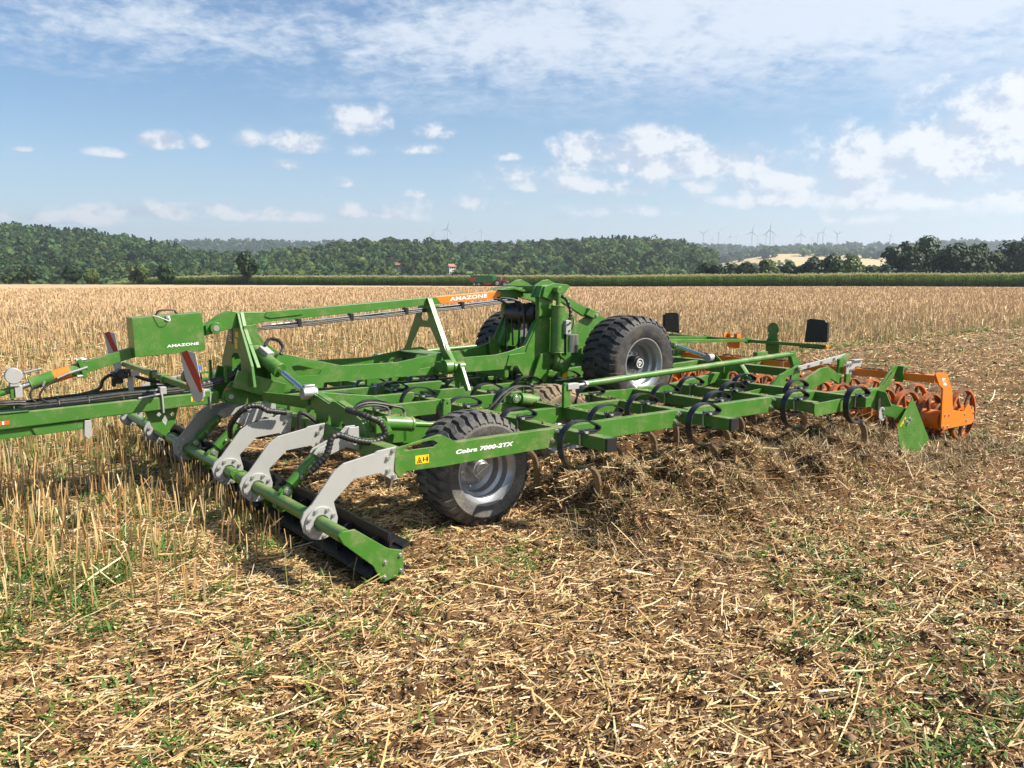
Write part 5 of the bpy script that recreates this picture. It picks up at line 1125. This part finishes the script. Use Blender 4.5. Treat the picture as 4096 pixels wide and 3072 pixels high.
    for (a, b) in [(.20, 0), (.215, -.04), (.235, -.085), (.25, -.125), (.265, -.165), (.16, -.12), (.17, -.16), (.185, -.20), (.10, -.12), (.11, -.16), (.13, -.20), (.15, -.24), (.04, -.11), (.055, -.15), (.075, -.19), (.09, -.23), (.11, -.265)]:
        q.cyl((6.80 + a * 1.15, s * 3.6641, .52 + b), (6.80 + a * 1.15, s * 3.6652, .52 + b), .0065, n=8)
    part(q, 'drilled_holes', M['ink'], eb, 0)
    q = MB().bolt((6.93, s * 3.664, .47), (0, s, 0), .020, .022).bolt((6.99, s * 3.664, .505), (0, s, 0), .020, .022); part(q, 'bolts', ST, eb, 0)
    if s > 0:
        q = MB().prism([(6.76, .445), (6.80, .44), (6.90, .525), (6.885, .55)], 3.6645, 3.6655, 'v'); part(q, 'warning_sticker', M['yellow'], eb, 0)
        part(MB().prism([(6.785, .455), (6.81, .452), (6.815, .475)], 3.666, 3.667, 'v').prism([(6.84, .49), (6.855, .485), (6.88, .52), (6.865, .525)], 3.666, 3.667, 'v'), 'pictogram', M['ink'], eb, 0)
    part(MB().prism([(6.52, .775), (6.62, .80), (6.66, .75), (6.80, .56), (6.62, .50), (6.54, .55)], s * 3.52 - .006, s * 3.52 + .006, 'v').bolt((6.60, s * 3.527, .74), (0, s, 0), .016, .016).bolt((6.61, s * 3.527, .65), (0, s, 0), .016, .016).bolt((6.70, s * 3.527, .60), (0, s, 0), .022, .026).bolt((6.64, s * 3.527, .56), (0, s, 0), .012, .014), 'slotted_plate', GV)
    part(MB().beam((6.62, s * 3.53, .66), (6.98, s * 3.645, .55), .012, .15).prism([(6.24, .70), (6.30, .86), (6.60, .90), (6.66, .82), (6.76, .62), (6.60, .62), (6.40, .70)], s * 3.46 - .012, s * 3.46 + .012, 'v').prism([(s * 3.42, .66), (s * 3.42, .88), (s * 3.58, .86), (s * 3.66, .70)], 6.56, 6.575, 'u'), 'edge_board_bracket', G)
    # rear fold cylinder
    c = part(MB().cyl((5.9, s * .5, 1.33), (5.97, s * .86, 1.25), .05), 'rear_fold_cylinder', G)
    part(MB().cyl((5.97, s * .86, 1.25), (6.0, s * 1.36, 1.142), .026), 'piston_rod', M['chrome'], c, 0)
    part(MB().cyl((5.96, s * 1.42, 1.128), (6.06, s * 1.42, 1.128), .055).box(5.97, 6.05, s * 1.38 - .05, s * 1.38 + .05, 1.10, 1.16), 'rod_eye', GV, c, .008)
    part(MB().prism([(s * 1.30, .94), (s * 1.36, 1.16), (s * 1.48, 1.17), (s * 1.62, 1.06), (s * 1.62, .94)], 6.06, 6.075, 'u'), 'hinge_lug', G)
# rear cross frame, carrying the lighting board
part(MB().box(6.95, 7.07, -1.95, 1.95, .86, .97), 'rear_cross_beam', GD, bevel=.006)
for s in (1, -1): part(MB().beam((4.2, s * .40, .80), (7.0, s * .40, .90), .08, .12), 'rear_side_beam', G)
part(MB().beam((5.0, .26, 1.31), (8.33, .26, 1.185), .05, .05), 'board_arm', G); part(MB().beam((5.0, -.58, 1.31), (8.33, -.58, 1.185), .05, .05), 'board_arm', G)
part(MB().beam((4.95, .26, 1.31), (4.75, .30, 1.18), .05, .06).beam((4.95, -.58, 1.31), (4.75, -.30, 1.18), .05, .06).beam((5.0, -.58, 1.31), (5.0, .26, 1.31), .05, .05), 'board_arm_foot', G)
part(MB().box(8.33, 8.38, -1.66, 1.66, 1.15, 1.20), 'lighting_board', G, bevel=.005)
part(MB().box(8.29, 8.40, .235, .285, 1.135, 1.225).box(8.29, 8.40, -.605, -.555, 1.135, 1.225), 'board_clamp', G)
for s in (1, -1):
    p_ = part(MB().prism([(s * 1.25, 1.215), (s * 1.28, 1.55), (s * 1.34, 1.575), (s * 1.58, 1.56), (s * 1.61, 1.52), (s * 1.61, 1.23)], 8.40, 8.425, 'u'), 'rear_warning_board', BK, bevel=.006)
    part(MB().beam((8.415, s * 1.615, 1.53), (8.415, s * 1.615, 1.24), .04, .05), 'board_edge', BK, p_)
    part(MB().box(8.32, 8.42, *((1.22, 1.60) if s > 0 else (-1.60, -1.22)), 1.135, 1.15), 'tail_lamp_housing', BK, p_)
    part(MB().box(8.33, 8.40, *((1.60, 1.67) if s > 0 else (-1.67, -1.60)), 1.16, 1.195), 'side_reflector', M['amber'], p_)
dp = [(.60, 1.31), (.60, 1.22), (.575, 1.16), (.575, .985), (.82, .985), (.82, 1.16), (.79, 1.22), (.79, 1.31)] ; dp = dp[:1] and ([(.575, .985), (.575, 1.20), (.61, 1.25), (.60, 1.30)] + [(.70 + .105 * math.cos(a), 1.385 + .105 * math.sin(a)) for a in np.linspace(math.pi * 1.25, -math.pi * .25, 18)] + [(.79, 1.30), (.785, 1.25), (.82, 1.20), (.82, .985)])
part(MB().prism(dp, 8.385, 8.392, 'u').bolt((8.38, .62, 1.21), (-1, 0, 0), .012, .012).bolt((8.38, .79, 1.21), (-1, 0, 0), .012, .012), 'speed_disc_plate', G, bevel=.001)
part(MB().prism([(-.21, 1.275), (-.12, 1.275), (-.12, 1.215), (-.05, 1.215), (-.05, 1.275), (.08, 1.275), (.07, 1.05), (.03, 1.035), (-.13, 1.035), (-.18, 1.055)], 8.385, 8.40, 'u').box(8.30, 8.385, -.21, -.19, 1.21, 1.27).box(8.30, 8.385, .06, .08, 1.21, 1.27), 'plate_holder', OR)
# ---- packer rollers --------------------------------------------------------------------------------------------------------------
RM = M['orange_muddy']
q = MB()
prof = [(.318, -.036), (.355, -.032), (.355, .032), (.318, .036), (.338, .024), (.338, -.024), (.318, -.036)]
q.lathe((0, 0, 0), prof, 44)
for k in range(5):
    a = k * 1.2566; q.cyl((.12 * math.cos(a), 0, .12 * math.sin(a)), (.31 * math.cos(a), 0, .31 * math.sin(a)), .022, .026, n=10)
ring0 = q.build('packer_ring', RM, ROOT); first = True
rr = random.Random(9)
def packer(v0, v1, n, ends):
    global first
    part(MB().box(7.95, 8.06, v0, v1, .845, .945), 'roller_beam', OR, bevel=.006)
    for (u, w, off) in ((8.33, .32, 0), (8.88, .35, .5)):
        ax = part(MB().cyl((u, v0 + .05, w), (u, v1 - .05, w), .125, n=32), 'packer_tube', OR, bevel=0)
        for k in range(n):
            v = v0 + .05 + (v1 - v0 - .10) * (k + off * .98) / (n - .5)
            o = ring0 if first else dup(ring0, ROOT); first = False
            o.parent = ax; o.location = L3((u, v, w)); o.rotation_euler = (0, rr.uniform(0, 6.28), 0)
    ep = [(7.93, .96), (7.96, .985), (8.20, .965), (8.245, .94), (8.41, .70), (8.46, .45), (8.78, .40), (8.88, .485), (9.06, .43), (9.09, .24), (9.02, .205), (8.23, .215), (8.17, .25), (8.15, .76), (8.04, .82)]
    for v, s in ends:
        o = part(MB().prism(ep, min(v, v + .022 * s), max(v, v + .022 * s), 'v'), 'roller_end_plate', OR, bevel=.003)
        q = MB()
        for p in ((8.25, .40), (8.36, .395), (8.23, .25), (8.34, .245), (8.80, .36), (9.0, .44), (9.05, .36), (8.86, .27)): q.bolt((p[0], v + .022 * s, p[1]), (0, s, 0), .013, .012)
        part(q, 'bolts', ST, o, 0)
        if s > 0 and v > 3:
            e = part(MB().prism([(8.10, .905), (8.19, .895), (8.245, .80), (8.155, .805)], v + .0225, v + .024, 'v'), 'emblem', M['white'], o, 0)
            part(MB().prism([(8.155, .825), (8.175, .85), (8.165, .885), (8.145, .88), (8.16, .86), (8.135, .86)], v + .0245, v + .026, 'v').prism([(8.18, .89), (8.19, .84), (8.225, .82), (8.205, .86)], v + .0245, v + .026, 'v'), 'emblem_figure', OR, e, 0)
packer(1.22, 3.46, 7, [(3.46, 1)]); packer(-1.14, 1.14, 7, []); packer(-3.46, -1.22, 7, [(-3.46, -1)])
for s in (1, -1): part(MB().beam((7.05, s * .8, .9), (7.98, s * .8, .95), .06, .10).prism([(7.8, .86), (7.82, 1.06), (8.08, 1.06), (8.10, .86)], s * .8 - .04, s * .8 + .04, 'v'), 'roller_arm_arch', G)
q = MB(); r6 = random.Random(2)
for k in range(420):
    v = r6.uniform(-3.3, 3.3); u = r6.uniform(7.96, 8.05); a = r6.uniform(.008, .03)
    q.box(u, u + a * 1.6, v, v + a * 2, .9455, .9455 + a * .7)
part(q, 'mud_crumbs', M['mud'], bevel=.004)['kind'] = 'stuff'
q = MB()
for k in range(160):
    u, v0, v1 = r6.choice([(2.08, 1.1, 2.8), (2.90, 1.1, 2.8), (3.72, 1.6, 2.8), (4.52, 1.6, 2.8), (5.31, 1.6, 2.8), (1.2, .45, 1.9)])
    v = r6.uniform(v0, v1); x = u + r6.uniform(.01, .09); a = r6.uniform(0, 6.28); l = r6.uniform(.01, .04)
    q.beam((x, v, .8405), (x + l * math.cos(a), v + l * math.sin(a), .842 + r6.uniform(0, .006)), .005, .004)
part(q, 'straw_bits', M['strawpiece'], bevel=0)['kind'] = 'stuff'
q = MB()
for k in range(90):
    u, v0, v1 = r6.choice([(2.08, 1.1, 2.8), (2.90, 1.1, 2.8), (3.72, 1.6, 2.8), (1.2, .45, 1.9)]); a = r6.uniform(.006, .02)
    v = r6.uniform(v0, v1); x = u + r6.uniform(.01, .08); q.box(x, x + a, v, v + a * 1.3, .8385, .8385 + a * .6)
part(q, 'mud_crumbs', M['mud'], bevel=.003)['kind'] = 'stuff'
# ------------------------------------------------------------------ tractor with trailer in front of the corn
M['red'] = mat('tractor_red', (0.30, 0.012, 0.012), 0.35); M['cab'] = mat('cab_dark', (0.02, 0.02, 0.022), 0.4); M['glass'] = mat('cab_glass', (0.10, 0.16, 0.17), 0.05, spec=.8)
M['tgreen'] = mat('trailer_green', (0.020, 0.125, 0.028), 0.45, var=.08); M['tred'] = mat('trailer_red', (0.36, 0.03, 0.015), 0.5); M['dark'] = mat('undercarriage', (0.03, 0.02, 0.018), 0.7)
TX, TY = -7.6, float(edge_y(-7.6)) - 1.5; TYAW = rad(-23)
def lathe_wheel(name, x, y, r, wd, parent, rimm):
    w_ = MB().lathe((x, y, r), [(0, -wd * .3), (r * .55, -wd * .3), (r * .6, -wd * .45), (r * .6, wd * .45), (0, wd * .45)], 24).build(name, rimm, parent)
    q = MB().lathe((x, y, r), [(r * .6, -wd * .5), (r * .85, -wd * .55), (r * .97, -wd * .42), (r, 0), (r * .97, wd * .42), (r * .85, wd * .55), (r * .6, wd * .5)], 28)
    for k in range(16):
        a = k * .3927; q.beam((x + r * .98 * math.cos(a), y - wd * .45, r + r * .98 * math.sin(a)), (x + r * 1.0 * math.cos(a + .12), y + wd * .45, r + r * 1.0 * math.sin(a + .12)), .06, .06)
    q.build('tyre', M['rubber'], w_); return w_
# tractor: x forward, built with side v towards the viewer
T = empty('tractor', (TX + 4.6, TY - 1.9, float(terr(TX, TY))), TYAW); tag(T, 'dark red tractor with glazed cab hauling the green trailer before the corn', 'tractor')
P_ = lambda mb, n, m, par=T, b=.02: mb.build(n, m, par, b)
P_(MB().prism([(.35, .75), (2.05, .85), (2.12, 1.15), (2.0, 1.42), (.35, 1.72)], -.42, .42, 'v'), 'hood', M['red'])
P_(MB().box(2.121, 2.15, -.30, .30, .9, 1.25), 'grille', M['cab']); P_(MB().box(2.10, 2.14, .30, .42, 1.18, 1.32).box(2.10, 2.14, -.42, -.30, 1.18, 1.32), 'headlight', M['white'], b=.0)
P_(MB().box(-.9, 1.9, -.28, .28, .5, .85), 'chassis', M['dark'])
cb = P_(MB().box(-1.05, .30, -.62, .62, 1.0, 1.18).beam((-1.0, .58, 1.1), (-.85, .55, 2.45), .07, .07).beam((-1.0, -.58, 1.1), (-.85, -.55, 2.45), .07, .07).beam((.28, .58, 1.1), (.10, .52, 2.45), .07, .07).beam((.28, -.58, 1.1), (.10, -.52, 2.45), .07, .07).beam((-.30, .60, 1.1), (-.32, .56, 2.45), .06, .06), 'cab', M['cab'])
P_(MB().prism([(-.97, 1.18), (.24, 1.18), (.10, 2.42), (-.84, 2.42)], -.53, .53, 'v'), 'window', M['glass'], cb, 0)
P_(MB().prism([(-1.02, 2.42), (.30, 2.42), (.22, 2.60), (-.95, 2.60)], -.66, .66, 'v'), 'roof', M['red'], cb, .05)
for s in (1, -1):
    w_ = lathe_wheel('rear_wheel', -.62, s * .85, .88, .52, T, M['rim']); lathe_wheel('front_wheel', 1.50, s * .80, .62, .42, T, M['rim'])
    q = MB()
    for k in range(8):
        a0, a1 = rad(30 + k * 17), rad(30 + (k + 1) * 17)
        q.prism([(-.62 + .93 * math.cos(a0), .88 + .93 * math.sin(a0)), (-.62 + .93 * math.cos(a1), .88 + .93 * math.sin(a1)), (-.62 + 1.0 * math.cos(a1), .88 + 1.0 * math.sin(a1)), (-.62 + 1.0 * math.cos(a0), .88 + 1.0 * math.sin(a0))], s * .85 - .28, s * .85 + .28, 'v')
    P_(q, 'fender', M['red'], b=0); P_(MB().box(.20, .26, s * .9 - .1, s * .9 + .1, 1.7, 2.0), 'mirror', M['cab'])
P_(MB().cyl((.55, .50, 1.3), (.55, .50, 2.3), .05), 'exhaust', M['cab'], b=0); P_(MB().cyl((-.1, .75, 1.45), (-.08, .80, 1.45), .07), 'work_light', M['amber'], b=0)
TR = empty('trailer', (TX - 0.15, TY + .1, float(terr(TX, TY))), TYAW); tag(TR, 'green tipping trailer with red undercarriage standing behind the red tractor', 'trailer')
P_ = lambda mb, n, m, par=TR, b=.02: mb.build(n, m, par, b)
q = MB()
for s in (1, -1): q.prism([(-3.4, 1.05), (3.0, 1.05), (3.25, 2.9), (-3.55, 2.9)], s * 1.14, s * 1.20, 'v')
q.box(-3.42, 3.0, -1.14, 1.14, 1.05, 1.15).prism([(3.0, 1.05), (3.08, 1.05), (3.33, 3.0), (3.25, 3.0)], -1.139, 1.139, 'v').prism([(-3.42, 1.15), (-3.36, 1.15), (-3.5, 2.9), (-3.56, 2.9)], -1.139, 1.139, 'v')
bd = P_(q, 'trailer_body', M['tgreen'], b=.01)
q = MB()
for u in np.linspace(-3.1, 2.8, 9): q.beam((u, 1.225, 1.1), (u * 1.03, 1.225, 2.88), .08, .05)
for s in (1, -1): q.beam((-3.6, s * 1.21, 2.93), (3.3, s * 1.21, 2.93), .09, .09)
q.beam((-3.45, 1.23, 2.0), (3.15, 1.23, 2.0), .05, .07)
P_(q, 'body_ribs', M['tgreen'], bd, b=0)
q = MB()
for w_ in (1.4, 1.8, 2.2, 2.6): q.beam((3.15 + (w_ - 1.05) * .12, -1.1, w_), (3.15 + (w_ - 1.05) * .12, 1.1, w_), .05, .09)
P_(q, 'front_wall_ribs', M['tgreen'], bd, b=0)
P_(MB().prism([(-3.44, 1.30), (-3.40, 1.10), (-1.6, 2.1), (-1.3, 2.32), (-3.50, 2.36)], 1.2605, 1.268, 'v'), 'red_flash', M['tred'], bd, 0)
P_(MB().box(-3.2, 3.6, -.4, .4, .62, .95).box(2.0, 5.0, -.12, .12, .55, .75).box(.4, 2.6, .5, 1.1, .42, .95), 'undercarriage', M['tred'])
for x in (-2.4, -1.0):
    for s in (1, -1): lathe_wheel('trailer_wheel', x, s * .95, .52, .42, TR, M['rim'])
# ------------------------------------------------------------------ scatter helpers
def ring_points(dens, r0, r1, r, half=54.0, step=1.12):
    out = []; a = r0
    while a < r1:
        b = min(a * step, r1); area = (b * b - a * a) * math.radians(half); n = int(area * dens((a + b) / 2))
        rr_ = np.sqrt(r.uniform(a * a, b * b, n)); t = np.radians(r.uniform(-half, half, n))
        out.append(np.stack([rr_ * np.sin(t), rr_ * np.cos(t)], -1)); a = b
    p = np.concatenate(out); return p[p[:, 1] > .8]
def ribbons(base, dirs, side, ln, w0, w1, bend, nrmz, cols, name, m):
    """two-segment tapered ribbons: base points, unit directions, half widths, bend offset vectors"""
    n = len(base); mid = base + dirs * (ln * .55)[:, None] + bend * .25; tip = base + dirs * ln[:, None] + bend
    co = np.stack([base - side * w0[:, None], base + side * w0[:, None], mid + side * w0[:, None], mid - side * w0[:, None], tip + side * w1[:, None], tip - side * w1[:, None]], 1).reshape(-1, 3)
    i = np.arange(n)[:, None] * 6
    q = np.concatenate([i + np.array([[0, 1, 2, 3]]), i + np.array([[3, 2, 4, 5]])])
    return np_mesh(name, co, q, m, np.repeat(cols, 6, 0))
def palette(cols, wts, n, r, jit=.22):
    c = np.array(cols)[r.choice(len(cols), n, p=np.array(wts) / sum(wts))]
    return np.clip(c * r.uniform(1 - jit, 1 + jit, (n, 1)) * r.uniform(.94, 1.06, (n, 3)), .003, .9)
# ------------------------------------------------------------------ standing stubble
r = np.random.default_rng(21)
p = ring_points(lambda d: min(175, 15000 / d ** 1.75), 2.4, 190, r)
u, v = uv_of(p[:, 0], p[:, 1]); d = np.hypot(p[:, 0], p[:, 1])
snap = np.round(v / .13) * .13 + r.normal(0, .014, len(v)); v = np.where(d < 26, snap, v)
x, y = xy_of(u, v); p = np.stack([x, y], -1)
keep = (tilled_mask(u, v) < r.uniform(.25, .6, len(u))) & (p[:, 1] < edge_y(p[:, 0]))
thin = r.random(len(p)) < np.where(d < 30, np.clip((fbm(p[:, 0], p[:, 1], 1.5, 3) - .26) * 3.2, .15, 1), 1)
fall = sst(v, 1.3, 3.3) * (u < .3) * .85                    # flattened and sparse towards the earlier pass
keep &= thin & (r.random(len(u)) > fall)
p = p[keep]; u = u[keep]; v = v[keep]; n = len(p); d = np.hypot(p[:, 0], p[:, 1])
z = ground_z(p[:, 0], p[:, 1]) - .01
lean = r.normal(0, .10, (n, 2)) + np.where(r.random((n, 1)) < .11, r.normal(0, .75, (n, 2)), 0)
dr = np.stack([lean[:, 0], lean[:, 1], np.ones(n)], -1); dr /= np.linalg.norm(dr, axis=1, keepdims=True)
ln = np.clip(r.normal(.275, .06, n), .08, .45) * (1 - .3 * sst(v, .8, 3.2) * (u < .5))
az_ = r.uniform(0, 6.283, n); sd_ = np.stack([np.cos(az_), np.sin(az_), np.zeros(n)], -1)
wd = np.maximum(.0048, d * .00034) * r.uniform(.55, 1.5, n)
STRAW = [(.52, .345, .150), (.40, .215, .075), (.58, .43, .225), (.30, .185, .085), (.27, .26, .085), (.66, .53, .33)]
cols = palette(STRAW, [5, 3.6, 3, 1.6, 1.6, .9], n, r, .25)
far_ = sst(d, 12, 50)[:, None]; cols = cols * (1 - far_ * .75) + np.array([.50, .35, .205]) * far_ * .75 * r.uniform(.7, 1.25, (n, 1))
o = ribbons(np.column_stack([p, z]), dr, sd_, ln, wd, wd * .9, r.normal(0, .012, (n, 3)), None, cols, 'stubble', M['straw_attr'])
tag(o, 'standing straw coloured cereal stubble in front of and beyond the cultivator', 'stubble', kind='stuff')
# ------------------------------------------------------------------ chopped straw on the ground
r = np.random.default_rng(22)
p = ring_points(lambda d: min(3000, 90000 / d ** 1.72), 1.7, 70, r)
u, v = uv_of(p[:, 0], p[:, 1]); tm = tilled_mask(u, v); d = np.hypot(p[:, 0], p[:, 1])
cov = .50 + 1.3 * (fbm(p[:, 0], p[:, 1], 1.6, 3) - .33) + .45 * sst(-p[:, 0], -1.5, 3.0) * (d < 9)
keep = r.random(len(p)) < np.clip(cov, .10, 1) * np.where(tm > .5, 1.0 - .66 * sst(d, 9, 20), .8); p = p[keep]; d = d[keep]; n = len(p); u = u[keep]; v = v[keep]
z = ground_z(p[:, 0], p[:, 1]) + r.exponential(.006, n) + .002
yaw = MROT + r.normal(.0, .55, n) + np.where(r.random(n) < .38, r.uniform(0, 3.14, n), 0); pit = r.normal(0, .20, n)
dr = np.stack([np.cos(yaw) * np.cos(pit), np.sin(yaw) * np.cos(pit), np.sin(pit)], -1)
roll = r.normal(0, .5, n); sd_ = np.stack([-np.sin(yaw) * np.cos(roll), np.cos(yaw) * np.cos(roll), np.sin(roll)], -1)
ln = np.clip(r.lognormal(-3.30, .66, n), .010, .32); ln = np.where(r.random(n) < .016, r.uniform(.15, .45, n), ln)
k = np.maximum(1, d / 11.0); ln = ln * np.minimum(k, 2.2)
wd = np.clip(r.normal(.0036, .0014, n), .0013, .0085) * k
base = np.column_stack([p, z]) - dr * (ln * .5)[:, None]; base[:, 2] += np.abs(dr[:, 2]) * ln * .35
LIT = [(.64, .43, .20), (.52, .315, .125), (.72, .56, .33), (.31, .178, .078), (.19, .108, .048), (.34, .32, .10)]
cols = palette(LIT, [5.5, 4, 3.2, 2.4, 1.2, .7], n, r)
o = ribbons(base, dr, sd_, ln, wd, wd * .8, r.normal(0, .10, (n, 3)) * ln[:, None], None, cols, 'straw_litter', M['straw_attr'])
tag(o, 'chopped straw scattered over the worked brown soil', 'straw', kind='stuff')
# ------------------------------------------------------------------ short brown chaff between the straw
p = ring_points(lambda d: min(3600, 80000 / d ** 1.72), 1.7, 40, r); u, v = uv_of(p[:, 0], p[:, 1]); p = p[(tilled_mask(u, v) > .3) & (r.random(len(p)) < .5)]; n = len(p); d = np.hypot(p[:, 0], p[:, 1])
yaw = r.uniform(0, 6.283, n); pit = r.normal(.1, .45, n); dr = np.stack([np.cos(yaw) * np.cos(pit), np.sin(yaw) * np.cos(pit), np.sin(pit)], -1); sd_ = np.stack([-np.sin(yaw), np.cos(yaw), r.normal(0, .4, n)], -1)
k = np.maximum(1, d / 11.0); ln = np.clip(r.lognormal(-4.1, .45, n), .006, .05) * k; wd = np.clip(r.normal(.0030, .0012, n), .0012, .007) * k
o = ribbons(np.column_stack([p, ground_z(p[:, 0], p[:, 1]) + r.exponential(.003, n)]), dr, sd_, ln, wd, wd * .6, r.normal(0, .002, (n, 3)), None, palette([(.36, .215, .09), (.25, .143, .06), (.50, .35, .17), (.14, .082, .04), (.60, .45, .25)], [4, 3.5, 3.5, 1.5, 2], n, r), 'chaff', M['straw_attr'])
tag(o, 'short brown chaff and crumbs mixed into the soil surface', 'chaff', kind='stuff')
# ------------------------------------------------------------------ straw tangled into the soil thrown up by the tines
n = 120000; u = r.uniform(1.7, 9.2, n); v = np.where(r.random(n) < .6, r.normal(3.55, .48, n), r.uniform(-3.7, 4.2, n)); x, y = xy_of(u, v); d = np.hypot(x, y)
wk = (v < 4.9) & ~((np.abs(u - 1.45) < .5) & (np.abs(v - 2.5) < .5)) & (r.random(n) < np.clip((fbm(x, y, 2.2, 3) - .22) * 3, .12, 1)); x, y, u, v, d = x[wk], y[wk], u[wk], v[wk], d[wk]; n = len(x)
z = ground_z(x, y) - .01 + r.exponential(.012, n); yaw = r.uniform(0, 6.283, n); pit = r.normal(.25, .45, n)
dr = np.stack([np.cos(yaw) * np.cos(pit), np.sin(yaw) * np.cos(pit), np.sin(pit)], -1); sd_ = np.stack([-np.sin(yaw), np.cos(yaw), np.zeros(n)], -1)
ln = np.clip(r.lognormal(-3.05, .62, n), .015, .28); wd = np.clip(r.normal(.0026, .0010, n), .0011, .006) * np.maximum(1, d / 10)
o = ribbons(np.column_stack([x, y, z]), dr, sd_, ln, wd, wd * .7, r.normal(0, .006, (n, 3)), None, palette([(.42, .30, .15), (.30, .20, .10), (.20, .125, .06), (.55, .42, .24), (.13, .08, .04), (.16, .20, .05)], [4, 4, 4, 1.6, 3, .8], n, r), 'tangled_straw', M['straw_attr'])
tag(o, 'straw and roots tangled in the dark soil between the tines', 'straw', kind='stuff')
# ------------------------------------------------------------------ crumbs and clods of soil
r = np.random.default_rng(23)
bm = bmesh.new(); bmesh.ops.create_icosphere(bm, subdivisions=1, radius=1.0); bm.verts.ensure_lookup_table()
iv = np.array([vv.co[:] for vv in bm.verts]); it = np.array([[q.index for q in f.verts] for f in bm.faces]); bm.free()
p = ring_points(lambda d: min(800, 9000 / d ** 1.5), 1.8, 32, r)
u, v = uv_of(p[:, 0], p[:, 1]); tm = tilled_mask(u, v)
work = (u > 1.6) & (u < 9.5) & (np.abs(v) < 4.0)
keep = (tm > .5) & (r.random(len(p)) < np.where(work, 1.3, .35 + .6 * (fbm(p[:, 0], p[:, 1], 1.2, 2) > .5))); p = p[keep]; n = len(p)
d = np.hypot(p[:, 0], p[:, 1])
sz = np.clip(r.lognormal(-5.0, .58, n), .003, .034) * np.maximum(1, d / 16); z = ground_z(p[:, 0], p[:, 1]) + sz * .15
m3 = r.normal(1, .26, (n, len(iv), 1)); sq = np.stack([r.uniform(.8, 1.35, n), r.uniform(.8, 1.35, n), r.uniform(.55, .95, n)], -1)
co = iv[None] * m3 * sq[:, None] * sz[:, None, None] + np.column_stack([p, z])[:, None]
tri = (it[None] + (np.arange(n) * len(iv))[:, None, None]).reshape(-1, 3)
cols = palette([(.145, .094, .052), (.090, .056, .030), (.20, .135, .08)], [4, 3, 2], n, r)
o = np_mesh('soil_clods', co.reshape(-1, 3), tri, M['soil_attr'], np.repeat(cols, len(iv), 0))
tag(o, 'dark crumbs and clods of freshly turned soil', 'soil clods', kind='stuff')
# ------------------------------------------------------------------ weeds and volunteer cereal
r = np.random.default_rng(24)
def weeds(name, p, nb, l0, l1, w, label, cols_, spread=.035):
    n = len(p) * nb; b = np.repeat(p, nb, 0) + r.normal(0, spread, (n, 2)); d = np.hypot(b[:, 0], b[:, 1])
    a = r.uniform(0, 6.283, n); up = r.uniform(.25, 1.6, n); dr = np.stack([np.cos(a), np.sin(a), up], -1); dr /= np.linalg.norm(dr, axis=1, keepdims=True)
    ln = r.uniform(l0, l1, n) * np.repeat(r.uniform(.6, 1.3, len(p)), nb); sd_ = np.stack([-np.sin(a), np.cos(a), np.zeros(n)], -1)
    wd = np.maximum(w, d * .00030) * r.uniform(.6, 1.5, n); bend = np.stack([np.cos(a), np.sin(a), np.full(n, -.9)], -1) * (ln * r.uniform(.05, .5, n))[:, None]
    o = ribbons(np.column_stack([b, ground_z(b[:, 0], b[:, 1])]), dr, sd_, ln, wd, wd * .25, bend, None, palette(cols_, [4, 3, 2, 1], n, r), name, M['leaf'])
    tag(o, label, 'weeds', kind='stuff')
GR = [(.085, .165, .024), (.055, .120, .024), (.150, .215, .040), (.21, .24, .06)]
q = ring_points(lambda d: min(52, 1300 / d ** 1.40), 2.6, 60, r); u, v = uv_of(q[:, 0], q[:, 1])
cl_ = fbm(q[:, 0], q[:, 1], .55, 3)
q = q[(tilled_mask(u, v) < .5) & (r.random(len(q)) < np.clip((cl_ - .22) * 2.6, .16, 1) * np.where((q[:, 0] < -.5) & (q[:, 1] < 11), 1.0, .55))]
weeds('stubble_weeds', q, 14, .06, .20, .0050, 'green weeds and volunteer cereal growing low between the stubble', GR, .05)
q = ring_points(lambda d: min(60, 420 / d ** 1.2), 1.9, 40, r); u, v = uv_of(q[:, 0], q[:, 1]); cl_ = fbm(q[:, 0] + 70, q[:, 1], .8, 3)
q = q[(tilled_mask(u, v) > .5) & ((u > 9) | (np.abs(v) > 3.3) | (u < 1)) & (r.random(len(q)) < np.clip((cl_ - .42) * 3.6 + .25 * sst(q[:, 0], .5, 2.5), .05, 1))]
qe = ring_points(lambda d: 5.0, 9, 48, r); u, v = uv_of(qe[:, 0], qe[:, 1]); vb = -3.65 - 3.4 * (1 - np.exp(-np.maximum(u - 9, 0) / 13.0))
qe = qe[(u > 7) & (v < vb) & (v > vb - 2.2) & (r.random(len(qe)) < .8 * np.exp(-(vb - v) / .9))]
weeds('edge_grass', qe, 12, .08, .24, .006, 'green grass along the edge of the standing stubble behind the machine', GR, .08)
weeds('soil_weeds', q, 10, .03, .12, .0052, 'scattered green leaves lying on the worked soil', GR, .035)
# ------------------------------------------------------------------ air
hz = bpy.data.materials.new('haze_air'); hz.use_nodes = True; t = hz.node_tree; t.nodes.clear()
vo = nd(t, 'ShaderNodeVolumePrincipled'); vo.inputs['Color'].default_value = (0.80, 0.88, 1.0, 1); vo.inputs['Density'].default_value = 0.00016; vo.inputs['Anisotropy'].default_value = 0.3
mo_ = nd(t, 'ShaderNodeOutputMaterial'); t.links.new(vo.outputs[0], mo_.inputs['Volume'])
bm = bmesh.new(); bmesh.ops.create_cube(bm, size=1, matrix=Matrix.Translation((0, 0, 130)) @ Matrix.Diagonal((15200, 15200, 420, 1)))
me = bpy.data.meshes.new('haze'); bm.to_mesh(me); bm.free(); me.materials.append(hz)
o = bpy.data.objects.new('haze', me); COL.objects.link(o); tag(o, 'thin bluish summer haze over the far hills', 'haze', kind='stuff')
